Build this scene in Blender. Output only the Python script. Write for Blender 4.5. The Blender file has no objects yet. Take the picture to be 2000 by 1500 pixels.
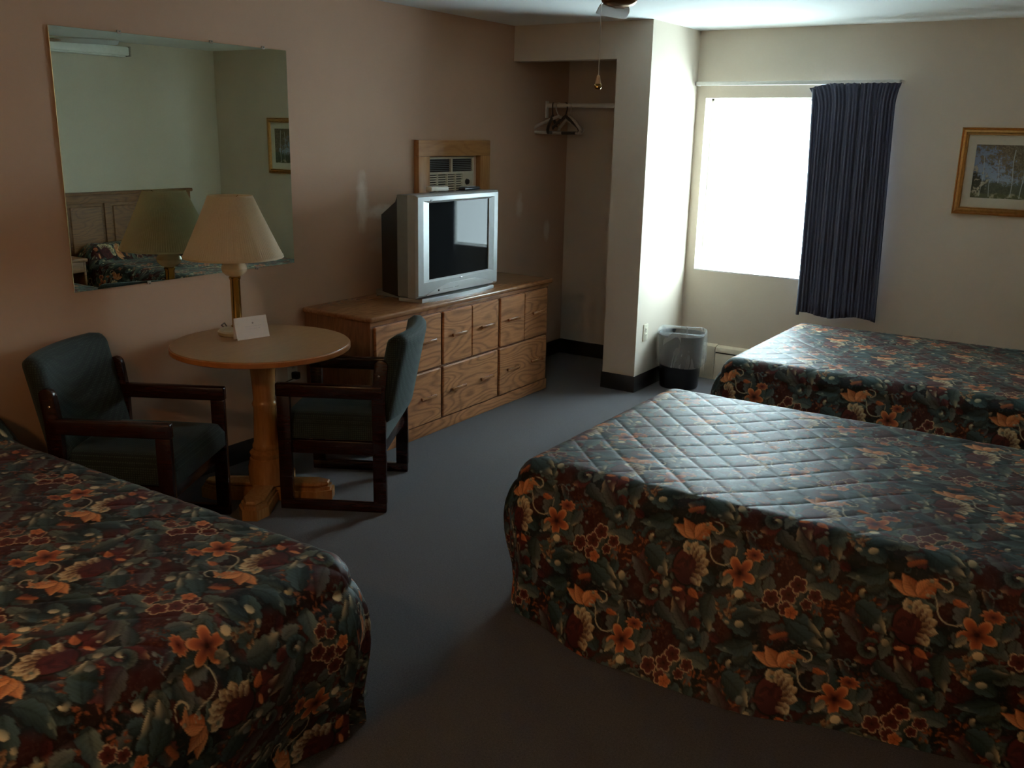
import bpy, bmesh, math, random
import numpy as np
from mathutils import Vector, Matrix

PI = math.pi
S = bpy.context.scene
COL = S.collection

# ------------------------------------------------------------------ camera
cam_d = bpy.data.cameras.new('camera')
cam = bpy.data.objects.new('camera', cam_d)
COL.objects.link(cam)
S.camera = cam
F, PITCH, YAW, ROLL = 1836.7, 0.2620, 0.5801, 0.0212
cam_d.sensor_fit = 'HORIZONTAL'
cam_d.sensor_width = 36.0
cam_d.lens = 36.0 * F / 2000.0
cam_d.clip_start = 0.05
sy, cy, sp, cp = math.sin(YAW), math.cos(YAW), math.sin(PITCH), math.cos(PITCH)
fw = Vector((-sy * cp, cy * cp, -sp)); rt = Vector((cy, sy, 0)); up = rt.cross(fw)
rt2 = rt * math.cos(ROLL) + up * math.sin(ROLL); up2 = up * math.cos(ROLL) - rt * math.sin(ROLL)
m = Matrix((rt2, up2, -fw)).transposed().to_4x4()
m.translation = Vector((3.803, -1.1479, 1.7365))
cam.matrix_world = m

# ------------------------------------------------------------------ light
world = bpy.data.worlds.new('overcast_sky'); S.world = world
world.use_nodes = True
bg = world.node_tree.nodes['Background']
bg.inputs['Color'].default_value = (0.74, 0.915, 1.0, 1)
bg.inputs['Strength'].default_value = 30.0
S.view_settings.view_transform = 'Standard'
S.view_settings.look = 'None'
S.view_settings.gamma = 1.0
S.view_settings.use_curve_mapping = False
S.view_settings.exposure = -0.08
S.cycles.max_bounces = 14
S.cycles.diffuse_bounces = 8
S.cycles.sample_clamp_indirect = 12.0

# ------------------------------------------------------------------ helpers
def srgb(r, g, b):
    f = lambda c: (c / 255 / 12.92) if c / 255 <= 0.04045 else ((c / 255 + 0.055) / 1.055) ** 2.4
    return (f(r), f(g), f(b), 1)

class NT:
    """small node-tree builder"""
    def __init__(s, name):
        s.m = bpy.data.materials.new(name); s.m.use_nodes = True
        s.t = s.m.node_tree; s.b = s.t.nodes['Principled BSDF']; s.out = s.t.nodes['Material Output']
    def n(s, typ, **kw):
        nd = s.t.nodes.new(typ)
        for k, v in kw.items():
            if k in nd.inputs: nd.inputs[k].default_value = v
            else: setattr(nd, k, v)
        return nd
    def l(s, a, b): s.t.links.new(a, b)
    def coords(s, scale=(1, 1, 1), rot=(0, 0, 0), src='Object'):
        tc = s.n('ShaderNodeTexCoord'); mp = s.n('ShaderNodeMapping')
        mp.inputs['Scale'].default_value = scale; mp.inputs['Rotation'].default_value = rot
        s.l(tc.outputs[src], mp.inputs['Vector']); return mp.outputs['Vector']
    def noise(s, vec, scale, detail=3, rough=0.5, dist=0.0):
        nd = s.n('ShaderNodeTexNoise'); nd.inputs['Scale'].default_value = scale
        nd.inputs['Detail'].default_value = detail; nd.inputs['Roughness'].default_value = rough
        nd.inputs['Distortion'].default_value = dist
        s.l(vec, nd.inputs['Vector']); return nd.outputs['Fac']
    def ramp(s, fac, stops):
        nd = s.n('ShaderNodeValToRGB'); e = nd.color_ramp.elements
        while len(e) < len(stops): e.new(0.5)
        for el, (p, c) in zip(e, stops): el.position = p; el.color = c
        s.l(fac, nd.inputs['Fac']); return nd.outputs['Color']
    def mix(s, fac, a, b, mode='MIX'):
        nd = s.n('ShaderNodeMix', data_type='RGBA', blend_type=mode)
        for v, i in ((fac, 0), (a, 6), (b, 7)):
            if hasattr(v, 'is_output'): s.l(v, nd.inputs[i])
            else: nd.inputs[i].default_value = v
        return nd.outputs[2]
    def bump(s, h, strength=0.2, dist=0.01):
        nd = s.n('ShaderNodeBump'); nd.inputs['Strength'].default_value = strength; nd.inputs['Distance'].default_value = dist
        s.l(h, nd.inputs['Height']); s.l(nd.outputs['Normal'], s.b.inputs['Normal'])
    def set(s, **kw):
        for k, v in kw.items():
            k = k.replace('_', ' ')
            if hasattr(v, 'is_output'): s.l(v, s.b.inputs[k])
            else: s.b.inputs[k].default_value = v
        return s.m

MAT = {}
def plain(name, col, rough=0.5, metal=0.0, var=0.12, scale=30.0, spec=0.5, bump=0.0):
    t = NT(name); v = t.coords()
    f = t.noise(v, scale, 4)
    c = t.ramp(f, [(0.25, tuple(x * (1 - var) for x in col[:3]) + (1,)), (0.75, tuple(min(1, x * (1 + var)) for x in col[:3]) + (1,))])
    t.set(Base_Color=c, Roughness=rough, Metallic=metal)
    t.b.inputs['Specular IOR Level'].default_value = spec
    if bump: t.bump(t.noise(v, scale * 8, 3), bump, 0.004)
    MAT[name] = t.m; return t.m

def wall_mat(name, col, patches=()):
    t = NT(name); v = t.coords()
    f = t.noise(v, 1.6, 3); g = t.noise(v, 160, 3, 0.6)
    c = t.ramp(f, [(0.3, tuple(x * 0.95 for x in col[:3]) + (1,)), (0.7, tuple(x * 1.03 for x in col[:3]) + (1,))])
    for (py, pz, ry, rz, col2, amt) in patches:      # filler daubs left unpainted on the wall
        mp = t.n('ShaderNodeMapping'); mp.vector_type = 'POINT'
        mp.inputs['Location'].default_value = (0, -py / ry, -pz / rz); mp.inputs['Scale'].default_value = (0, 1 / ry, 1 / rz)
        tc = t.n('ShaderNodeTexCoord'); t.l(tc.outputs['Object'], mp.inputs['Vector'])
        ln = t.n('ShaderNodeVectorMath', operation='LENGTH'); t.l(mp.outputs['Vector'], ln.inputs[0])
        nz = t.noise(v, 14, 4)
        ad = t.n('ShaderNodeMath', operation='ADD'); t.l(ln.outputs['Value'], ad.inputs[0]); t.l(nz, ad.inputs[1])
        r = t.ramp(ad.outputs[0], [(0.95, (amt, amt, amt, 1)), (1.0, (0, 0, 0, 1))])
        mr = t.n('ShaderNodeMapRange'); mr.inputs['From Min'].default_value = 0.9; mr.inputs['From Max'].default_value = 1.55
        mr.inputs['To Min'].default_value = amt; mr.inputs['To Max'].default_value = 0.0
        t.l(ad.outputs[0], mr.inputs['Value'])
        c = t.mix(mr.outputs['Result'], c, col2)
    t.set(Base_Color=c, Roughness=0.75); t.b.inputs['Specular IOR Level'].default_value = 0.25
    t.bump(g, 0.25, 0.002)
    MAT[name] = t.m; return t.m

def wood_mat(name, dark, light, axis='Y', rough=0.35, scale=1.0, figure=0.5, coat=0.0):
    """oak-like figure: stretched pores and cathedral rings along one axis"""
    t = NT(name)
    st = {'X': (1.2, 14, 14), 'Y': (14, 1.2, 14), 'Z': (14, 14, 1.2)}[axis]
    oi = t.n('ShaderNodeObjectInfo')
    tc = t.n('ShaderNodeTexCoord'); ad = t.n('ShaderNodeVectorMath', operation='MULTIPLY_ADD')
    t.l(oi.outputs['Random'], ad.inputs[0]); ad.inputs[1].default_value = (3.1, 7.7, 5.3); t.l(tc.outputs['Object'], ad.inputs[2])
    mp = t.n('ShaderNodeMapping'); mp.inputs['Scale'].default_value = tuple(x * scale for x in st); t.l(ad.outputs[0], mp.inputs['Vector'])
    v = mp.outputs['Vector']
    st2 = {'X': (0.9, 3.6, 3.6), 'Y': (3.6, 0.9, 3.6), 'Z': (3.6, 3.6, 0.9)}[axis]
    mp2 = t.n('ShaderNodeMapping'); mp2.inputs['Scale'].default_value = tuple(x * scale for x in st2); t.l(ad.outputs[0], mp2.inputs['Vector'])
    n0 = t.noise(mp2.outputs['Vector'], 1.0, 2)
    mul = t.n('ShaderNodeMath', operation='MULTIPLY'); t.l(n0, mul.inputs[0]); mul.inputs[1].default_value = 26.0
    fr = t.n('ShaderNodeMath', operation='PINGPONG'); t.l(mul.outputs[0], fr.inputs[0]); fr.inputs[1].default_value = 0.5
    rings = t.ramp(fr.outputs[0], [(0.0, (0, 0, 0, 1)), (0.30, (1, 1, 1, 1))])
    pores = t.noise(v, 6.0, 5, 0.65)
    c1 = t.ramp(pores, [(0.3, dark), (0.62, light)])
    mid = tuple((a * 0.9 + b * 0.1) for a, b in zip(dark, light))
    fig = t.mix(rings, mid, light)
    c = t.mix(figure, c1, fig)
    t.set(Base_Color=c, Roughness=rough)
    if coat: t.b.inputs['Coat Weight'].default_value = coat; t.b.inputs['Coat Roughness'].default_value = 0.15
    t.bump(pores, 0.08, 0.002)
    MAT[name] = t.m; return t.m

def link(o, parent=None):
    COL.objects.link(o)
    if parent is not None: o.parent = parent
    return o
def tag(o, label=None, cat=None, group=None, kind=None):
    if label: o['label'] = label
    if cat: o['category'] = cat
    if group: o['group'] = group
    if kind: o['kind'] = kind
    return o
def empty(name, loc=(0, 0, 0), rz=0.0, label=None, cat=None, group=None, kind=None):
    o = bpy.data.objects.new(name, None); o.empty_display_size = 0.1
    COL.objects.link(o); o.location = loc; o.rotation_euler = (0, 0, rz)
    return tag(o, label, cat, group, kind)

class MB:
    """collects shapes into one mesh"""
    def __init__(s): s.bm = bmesh.new()
    def box(s, a, b, bev=0.0, seg=2, mat=None):
        bm2 = bmesh.new(); bmesh.ops.create_cube(bm2, size=1.0)
        ca = Vector([(x + y) / 2 for x, y in zip(a, b)]); sz = Vector([abs(y - x) for x, y in zip(a, b)])
        for v in bm2.verts: v.co = Vector((v.co.x * sz.x, v.co.y * sz.y, v.co.z * sz.z)) + ca
        if bev > 0:
            bmesh.ops.bevel(bm2, geom=bm2.edges[:] + bm2.verts[:], offset=min(bev, min(sz) * 0.49), segments=seg, profile=0.5, affect='EDGES', clamp_overlap=True)
        s._add(bm2, mat); return s
    def _add(s, bm2, mat=None):
        if mat is not None: bmesh.ops.transform(bm2, matrix=mat, verts=bm2.verts[:])
        me = bpy.data.meshes.new('tmp'); bm2.to_mesh(me); bm2.free(); s.bm.from_mesh(me); bpy.data.meshes.remove(me)
    def lathe(s, prof, n=48, center=(0, 0, 0), cap=True, mat=None):
        bm2 = bmesh.new(); rings = []
        for r, z in prof:
            rings.append([bm2.verts.new((center[0] + r * math.cos(2 * PI * i / n), center[1] + r * math.sin(2 * PI * i / n), center[2] + z)) for i in range(n)])
        for a, b in zip(rings, rings[1:]):
            for i in range(n): bm2.faces.new((a[i], a[(i + 1) % n], b[(i + 1) % n], b[i]))
        if cap:
            bm2.faces.new(list(reversed(rings[0]))); bm2.faces.new(rings[-1])
        s._add(bm2, mat); return s
    def tube(s, pts, r, n=10, cap=True):
        bm2 = bmesh.new(); pts = [Vector(p) for p in pts]; rings = []
        prev = None
        for i, p in enumerate(pts):
            d = (pts[min(i + 1, len(pts) - 1)] - pts[max(i - 1, 0)]).normalized()
            if prev is None:
                a = d.orthogonal().normalized()
            else:
                a = (prev - d * prev.dot(d)).normalized()
            prev = a; b = d.cross(a)
            rr = r[i] if isinstance(r, (list, tuple)) else r
            rings.append([bm2.verts.new(p + (a * math.cos(2 * PI * k / n) + b * math.sin(2 * PI * k / n)) * rr) for k in range(n)])
        for a, b in zip(rings, rings[1:]):
            for k in range(n): bm2.faces.new((a[k], a[(k + 1) % n], b[(k + 1) % n], b[k]))
        if cap:
            bm2.faces.new(list(reversed(rings[0]))); bm2.faces.new(rings[-1])
        s._add(bm2); return s
    def prism(s, poly, z0, z1, bev=0.0, mat=None, seg=2):
        bm2 = bmesh.new()
        lo = [bm2.verts.new((x, y, z0)) for x, y in poly]; hi = [bm2.verts.new((x, y, z1)) for x, y in poly]
        bm2.faces.new(list(reversed(lo))); bm2.faces.new(hi); n = len(poly)
        for i in range(n): bm2.faces.new((lo[i], lo[(i + 1) % n], hi[(i + 1) % n], hi[i]))
        if bev:
            ed = [e for e in bm2.edges if abs(e.verts[0].co.z - e.verts[1].co.z) < 1e-6]
            bmesh.ops.bevel(bm2, geom=ed, offset=bev, segments=seg, profile=0.5, affect='EDGES', clamp_overlap=True)
        s._add(bm2, mat); return s
    def grid(s, P, close_u=False):
        """P: array [nu][nv] of points"""
        bm2 = bmesh.new(); V = [[bm2.verts.new(p) for p in row] for row in P]
        nu = len(V)
        for i in range(nu if close_u else nu - 1):
            for j in range(len(V[0]) - 1):
                bm2.faces.new((V[i][j], V[(i + 1) % nu][j], V[(i + 1) % nu][j + 1], V[i][j + 1]))
        s._add(bm2); return s
    def build(s, name, mat, parent=None, smooth=True, angle=0.6):
        bmesh.ops.recalc_face_normals(s.bm, faces=s.bm.faces[:])
        me = bpy.data.meshes.new(name)
        if smooth:
            for f in s.bm.faces: f.smooth = True
            for e in s.bm.edges:
                if len(e.link_faces) == 2 and e.calc_face_angle(0) > angle: e.smooth = False
        s.bm.to_mesh(me); s.bm.free()
        me.materials.append(MAT[mat] if isinstance(mat, str) else mat)
        return link(bpy.data.objects.new(name, me), parent)
def rotm(axis, ang, piv=(0, 0, 0)):
    p = Vector(piv); return Matrix.Translation(p) @ Matrix.Rotation(ang, 4, axis) @ Matrix.Translation(-p)
def struct(o): o['kind'] = 'structure'; return o

# ------------------------------------------------------------------ materials
wall_mat('wall_peach', (0.52, 0.345, 0.24), patches=[
    (3.02, 1.32, 0.055, 0.19, (0.74, 0.66, 0.57, 1), 0.8), (3.17, 1.26, 0.14, 0.045, (0.72, 0.64, 0.56, 1), 0.8),
    (3.2, 1.06, 0.16, 0.05, (0.66, 0.56, 0.47, 1), 0.35), (4.70, 1.22, 0.05, 0.10, (0.72, 0.64, 0.56, 1), 0.6),
    (5.09, 1.01, 0.05, 0.09, (0.72, 0.64, 0.56, 1), 0.6)])
wall_mat('wall_cream', (0.62, 0.545, 0.45))
wall_mat('ceiling_white', (0.78, 0.80, 0.77))
plain('baseboard_dark', (0.022, 0.020, 0.020), 0.45)
plain('white_trim', (0.78, 0.78, 0.74), 0.4, var=0.04)
plain('cream_metal', (0.66, 0.58, 0.45), 0.45, var=0.05)
plain('ivory_plastic', (0.62, 0.57, 0.44), 0.45, var=0.04)
plain('black_plastic', (0.012, 0.013, 0.014), 0.35)
plain('black_can', (0.010, 0.012, 0.016), 0.45)
plain('dark_slot', (0.02, 0.017, 0.013), 0.8)
plain('silver_plastic', (0.42, 0.44, 0.44), 0.38, metal=0.25, var=0.04)
plain('silver_panel', (0.58, 0.60, 0.60), 0.30, metal=0.25, var=0.03)
plain('grey_plastic', (0.20, 0.22, 0.22), 0.4, var=0.05)
plain('brass', (0.50, 0.32, 0.10), 0.12, metal=1.0, var=0.06)
plain('antique_brass', (0.33, 0.20, 0.10), 0.28, metal=0.9, var=0.1)
plain('gold_frame', (0.50, 0.27, 0.085), 0.32, metal=0.9, var=0.15, scale=60)
plain('cream_ceramic', (0.66, 0.52, 0.34), 0.25, var=0.08)
plain('lamp_base_beige', (0.46, 0.40, 0.28), 0.4, var=0.06)
plain('mat_board', (0.60, 0.56, 0.46), 0.85, var=0.03)
plain('steel', (0.55, 0.55, 0.55), 0.25, metal=1.0)
plain('fan_white', (0.72, 0.72, 0.68), 0.45, var=0.03)
plain('cord_brown', (0.10, 0.055, 0.025), 0.5)
plain('paper', (0.74, 0.66, 0.60), 0.8, var=0.03)
plain('paper_ink', (0.35, 0.30, 0.28), 0.8)
plain('clear_plastic', (0.36, 0.33, 0.29), 0.2)
plain('hanger_grey', (0.55, 0.50, 0.44), 0.45)
plain('hanger_dark', (0.05, 0.04, 0.035), 0.4)
plain('mattress_white', (0.7, 0.7, 0.66), 0.9)
plain('white_remote', (0.72, 0.68, 0.60), 0.4)
wood_mat('oak', (0.17, 0.058, 0.020, 1), (0.53, 0.240, 0.102, 1), 'Y', 0.35, figure=0.6)
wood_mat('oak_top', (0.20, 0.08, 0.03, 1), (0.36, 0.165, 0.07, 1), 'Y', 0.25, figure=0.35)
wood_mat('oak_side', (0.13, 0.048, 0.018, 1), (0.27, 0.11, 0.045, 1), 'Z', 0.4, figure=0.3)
wood_mat('headboard_oak', (0.10, 0.034, 0.010, 1), (0.26, 0.105, 0.032, 1), 'Y', 0.55, figure=0.5)
wood_mat('pine', (0.33, 0.14, 0.042, 1), (0.48, 0.24, 0.085, 1), 'Z', 0.45, figure=0.45, scale=0.7)
wood_mat('pine_across', (0.33, 0.14, 0.042, 1), (0.48, 0.24, 0.085, 1), 'Y', 0.45, figure=0.45, scale=0.7)
wood_mat('maple', (0.34, 0.145, 0.040, 1), (0.48, 0.225, 0.070, 1), 'Z', 0.25, figure=0.3, coat=0.4)
wood_mat('table_laminate', (0.30, 0.150, 0.062, 1), (0.36, 0.190, 0.082, 1), 'Y', 0.36, figure=0.2)
plain('table_edge', (0.42, 0.16, 0.045), 0.3, var=0.1)
wood_mat('mahogany', (0.013, 0.004, 0.003, 1), (0.034, 0.009, 0.006, 1), 'X', 0.24, figure=0.3)

# carpet
t = NT('carpet'); v = t.coords()
a = t.noise(v, 300, 4, 0.7); b = t.noise(v, 5, 3); c2 = t.noise(v, 130, 3, 0.6)
c = t.ramp(a, [(0.32, (0.030, 0.028, 0.033, 1)), (0.68, (0.130, 0.120, 0.128, 1))])
c = t.mix(0.35, c, t.ramp(c2, [(0.35, (0.036, 0.036, 0.041, 1)), (0.65, (0.105, 0.102, 0.108, 1))]))
c = t.mix(t.ramp(b, [(0.35, (0, 0, 0, 1)), (0.7, (0.25, 0.25, 0.25, 1))]), c, (0.085, 0.075, 0.062, 1))
t.set(Base_Color=c, Roughness=0.95); t.b.inputs['Specular IOR Level'].default_value = 0.1
t.b.inputs['Sheen Weight'].default_value = 0.15
t.bump(a, 0.5, 0.004); MAT['carpet'] = t.m

# upholstery: small woven check
t = NT('green_weave'); v = t.coords((1, 1, 1))
ck = t.n('ShaderNodeTexVoronoi'); ck.inputs['Scale'].default_value = 105; ck.inputs['Randomness'].default_value = 0.15; t.l(v, ck.inputs['Vector'])
c = t.ramp(ck.outputs['Distance'], [(0.15, (0.030, 0.045, 0.032, 1)), (0.5, (0.007, 0.011, 0.008, 1))])
t.set(Base_Color=c, Roughness=0.85); t.b.inputs['Sheen Weight'].default_value = 0.12; t.b.inputs['Sheen Tint'].default_value = (0.6, 0.8, 0.8, 1)
t.bump(ck.outputs['Distance'], 0.5, 0.002); MAT['green_weave'] = t.m

# curtain
t = NT('curtain_navy'); v = t.coords()
f = t.noise(v, 350, 3)
c = t.ramp(f, [(0.3, (0.030, 0.034, 0.062, 1)), (0.7, (0.055, 0.060, 0.100, 1))])
t.set(Base_Color=c, Roughness=0.85); t.b.inputs['Sheen Weight'].default_value = 0.1
t.bump(f, 0.2, 0.001); MAT['curtain_navy'] = t.m

# mirror / screen / glass / liner
t = NT('mirror_glass'); v = t.coords(); f = t.noise(v, 3, 2)
t.set(Base_Color=t.ramp(f, [(0.3, (0.57, 0.655, 0.58, 1)), (0.7, (0.59, 0.675, 0.60, 1))]), Metallic=1.0, Roughness=0.0); MAT['mirror_glass'] = t.m
t = NT('tv_screen'); v = t.coords(); f = t.noise(v, 4, 2)
t.set(Base_Color=t.ramp(f, [(0.3, (0.010, 0.011, 0.012, 1)), (0.7, (0.013, 0.014, 0.015, 1))]), Roughness=0.02); t.b.inputs['Specular IOR Level'].default_value = 0.08; MAT['tv_screen'] = t.m
t = NT('window_glass'); v = t.coords(); f = t.noise(v, 2, 2)
tr = t.n('ShaderNodeBsdfTransparent'); tr.inputs['Color'].default_value = (0.96, 0.98, 0.97, 1)
gl = t.n('ShaderNodeBsdfGlossy'); gl.inputs['Roughness'].default_value = 0.02
mx = t.n('ShaderNodeMixShader'); mr = t.n('ShaderNodeMapRange'); t.l(f, mr.inputs['Value']); mr.inputs['To Min'].default_value = 0.03; mr.inputs['To Max'].default_value = 0.06
t.l(mr.outputs['Result'], mx.inputs[0]); t.l(tr.outputs[0], mx.inputs[1]); t.l(gl.outputs[0], mx.inputs[2]); t.l(mx.outputs[0], t.out.inputs['Surface'])
MAT['window_glass'] = t.m
t = NT('bin_liner_film'); v = t.coords((1, 1, .45)); f = t.noise(v, 9, 3, 0.5, 1.2)
tr = t.n('ShaderNodeBsdfTransparent'); tr.inputs['Color'].default_value = (0.92, 0.94, 0.94, 1)
t.set(Base_Color=(0.86, 0.88, 0.87, 1), Roughness=0.22); t.bump(f, 0.25, 0.008)
mx = t.n('ShaderNodeMixShader'); mr = t.n('ShaderNodeMapRange'); t.l(f, mr.inputs['Value']); mr.inputs['From Min'].default_value = 0.3; mr.inputs['From Max'].default_value = 0.7
mr.inputs['To Min'].default_value = 0.17; mr.inputs['To Max'].default_value = 0.31
t.l(mr.outputs['Result'], mx.inputs[0]); t.l(tr.outputs[0], mx.inputs[1]); t.l(t.b.outputs[0], mx.inputs[2]); t.l(mx.outputs[0], t.out.inputs['Surface'])
MAT['bin_liner_film'] = t.m

# pleated shade fabric
t = NT('shade_fabric'); v = t.coords(); f = t.noise(v, 200, 3)
t.set(Base_Color=t.ramp(f, [(0.3, (0.70, 0.57, 0.39, 1)), (0.7, (0.78, 0.64, 0.44, 1))]), Roughness=0.85)
tl = t.n('ShaderNodeBsdfTranslucent'); tl.inputs['Color'].default_value = (0.6, 0.48, 0.3, 1)
mx = t.n('ShaderNodeMixShader'); mx.inputs[0].default_value = 0.35
t.l(t.b.outputs[0], mx.inputs[1]); t.l(tl.outputs[0], mx.inputs[2]); t.l(mx.outputs[0], t.out.inputs['Surface'])
MAT['shade_fabric'] = t.m

# printed surfaces that take their print from a colour attribute
def print_mat(name, rough, sheen=0.0, spec=0.5, weave=900, wstr=0.1):
    t = NT(name); at = t.n('ShaderNodeAttribute'); at.attribute_name = 'print'
    v = t.coords(); f = t.noise(v, weave, 2)
    mr = t.n('ShaderNodeMapRange'); t.l(f, mr.inputs['Value']); mr.inputs['To Min'].default_value = 0.8; mr.inputs['To Max'].default_value = 1.15
    c = t.mix(1.0, at.outputs['Color'], mr.outputs['Result'], 'MULTIPLY')
    t.set(Base_Color=c, Roughness=rough); t.b.inputs['Specular IOR Level'].default_value = spec
    if sheen: t.b.inputs['Sheen Weight'].default_value = sheen; t.b.inputs['Sheen Roughness'].default_value = 0.4
    t.bump(f, wstr, 0.001); MAT[name] = t.m
print_mat('floral_cotton', 0.52, 0.03, 0.19)
print_mat('picture_print', 0.6)

# ------------------------------------------------------------------ room shell
R, YW, YC, CH, YN = 4.07, 5.36, 4.596, 2.44, -2.6
XC1, XC2, ZH, HB = 0.80, 1.0475, 2.2086, 0.115
WX0, WX1, WZ0, WZ1 = 1.118, 2.32, 0.782, 1.994
WT = 0.16
struct(MB().box((-WT, YN - WT, -0.1), (R + WT, YW + WT, 0)).build('floor', 'carpet', smooth=False))
struct(MB().box((-WT, YN - WT, CH), (R + WT, YW + WT, CH + 0.1)).build('ceiling', 'ceiling_white', smooth=False))
struct(MB().box((-WT, YN, 0), (0, YW, CH)).build('wall_left', 'wall_peach', smooth=False))
struct(MB().box((R, YN, 0), (R + WT, YW, CH)).build('wall_right', 'wall_cream', smooth=False))
struct(MB().box((-WT, YN - WT, 0), (R + WT, YN, CH)).build('wall_near', 'wall_cream', smooth=False))
w = MB()
w.box((-WT, YW, 0), (WX0, YW + WT, CH)).box((WX1, YW, 0), (R + WT, YW + WT, CH))
w.box((WX0, YW, 0), (WX1, YW + WT, WZ0)).box((WX0, YW, WZ1), (WX1, YW + WT, CH))
struct(w.build('wall_far', 'wall_cream', smooth=False))
w = MB().box((0, YC, ZH), (XC2, YC + 0.11, CH)).box((XC1, YC, 0), (XC2, YW, ZH)).box((XC1, YC + 0.11, ZH), (XC2, YW, CH))
struct(w.build('wall_closet', 'wall_cream', smooth=False))
# cove base
struct(MB().box((0, YN, 0), (0.008, YW, HB), 0.003).build('baseboard_left', 'baseboard_dark'))
struct(MB().box((0.008, YW - 0.008, 0), (XC1 - 0.008, YW, HB), 0.003).build('baseboard_far', 'baseboard_dark'))
bb = MB().box((XC1, YC - 0.008, 0), (XC2 + 0.008, YC, HB), 0.003).box((XC2, YC, 0), (XC2 + 0.008, YW - 0.08, HB), 0.003).box((XC1 - 0.008, YC - 0.008, 0), (XC1, YW, HB), 0.003)
struct(bb.build('baseboard_closet', 'baseboard_dark'))
struct(MB().box((R - 0.008, YN, 0), (R, YW - 0.08, HB), 0.003).build('baseboard_right', 'baseboard_dark'))
# window: white sash set deep in the opening
win = struct(empty('window_1', ((WX0 + WX1) / 2, YW + 0.12, WZ0)))
wf = MB()
hw = (WX1 - WX0) / 2; wh = WZ1 - WZ0
y0, y1 = 0.0, 0.035; FT = 0.014
wf.box((-hw, y0, 0), (-hw + FT, y1, wh)).box((hw - FT, y0, 0), (hw, y1, wh)).box((-hw, y0, 0), (hw, y1, FT)).box((-hw, y0, wh - FT), (hw, y1, wh))
wf.build('window_frame', 'white_trim', win)
MB().box((0.34, y0, FT), (0.37, y1, wh - FT)).build('window_mullion', 'white_trim', win)
MB().box((-hw + FT, 0.012, FT), (0.34, 0.016, wh - FT)).build('pane', 'window_glass', win, smooth=False)
MB().box((0.37, 0.020, FT), (hw - FT, 0.024, wh - FT)).build('pane', 'window_glass', win, smooth=False)
MB().box((-hw, -0.12, -0.0), (hw, -0.005, 0.012), 0.003).build('window_sill', 'white_trim', win)

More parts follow.
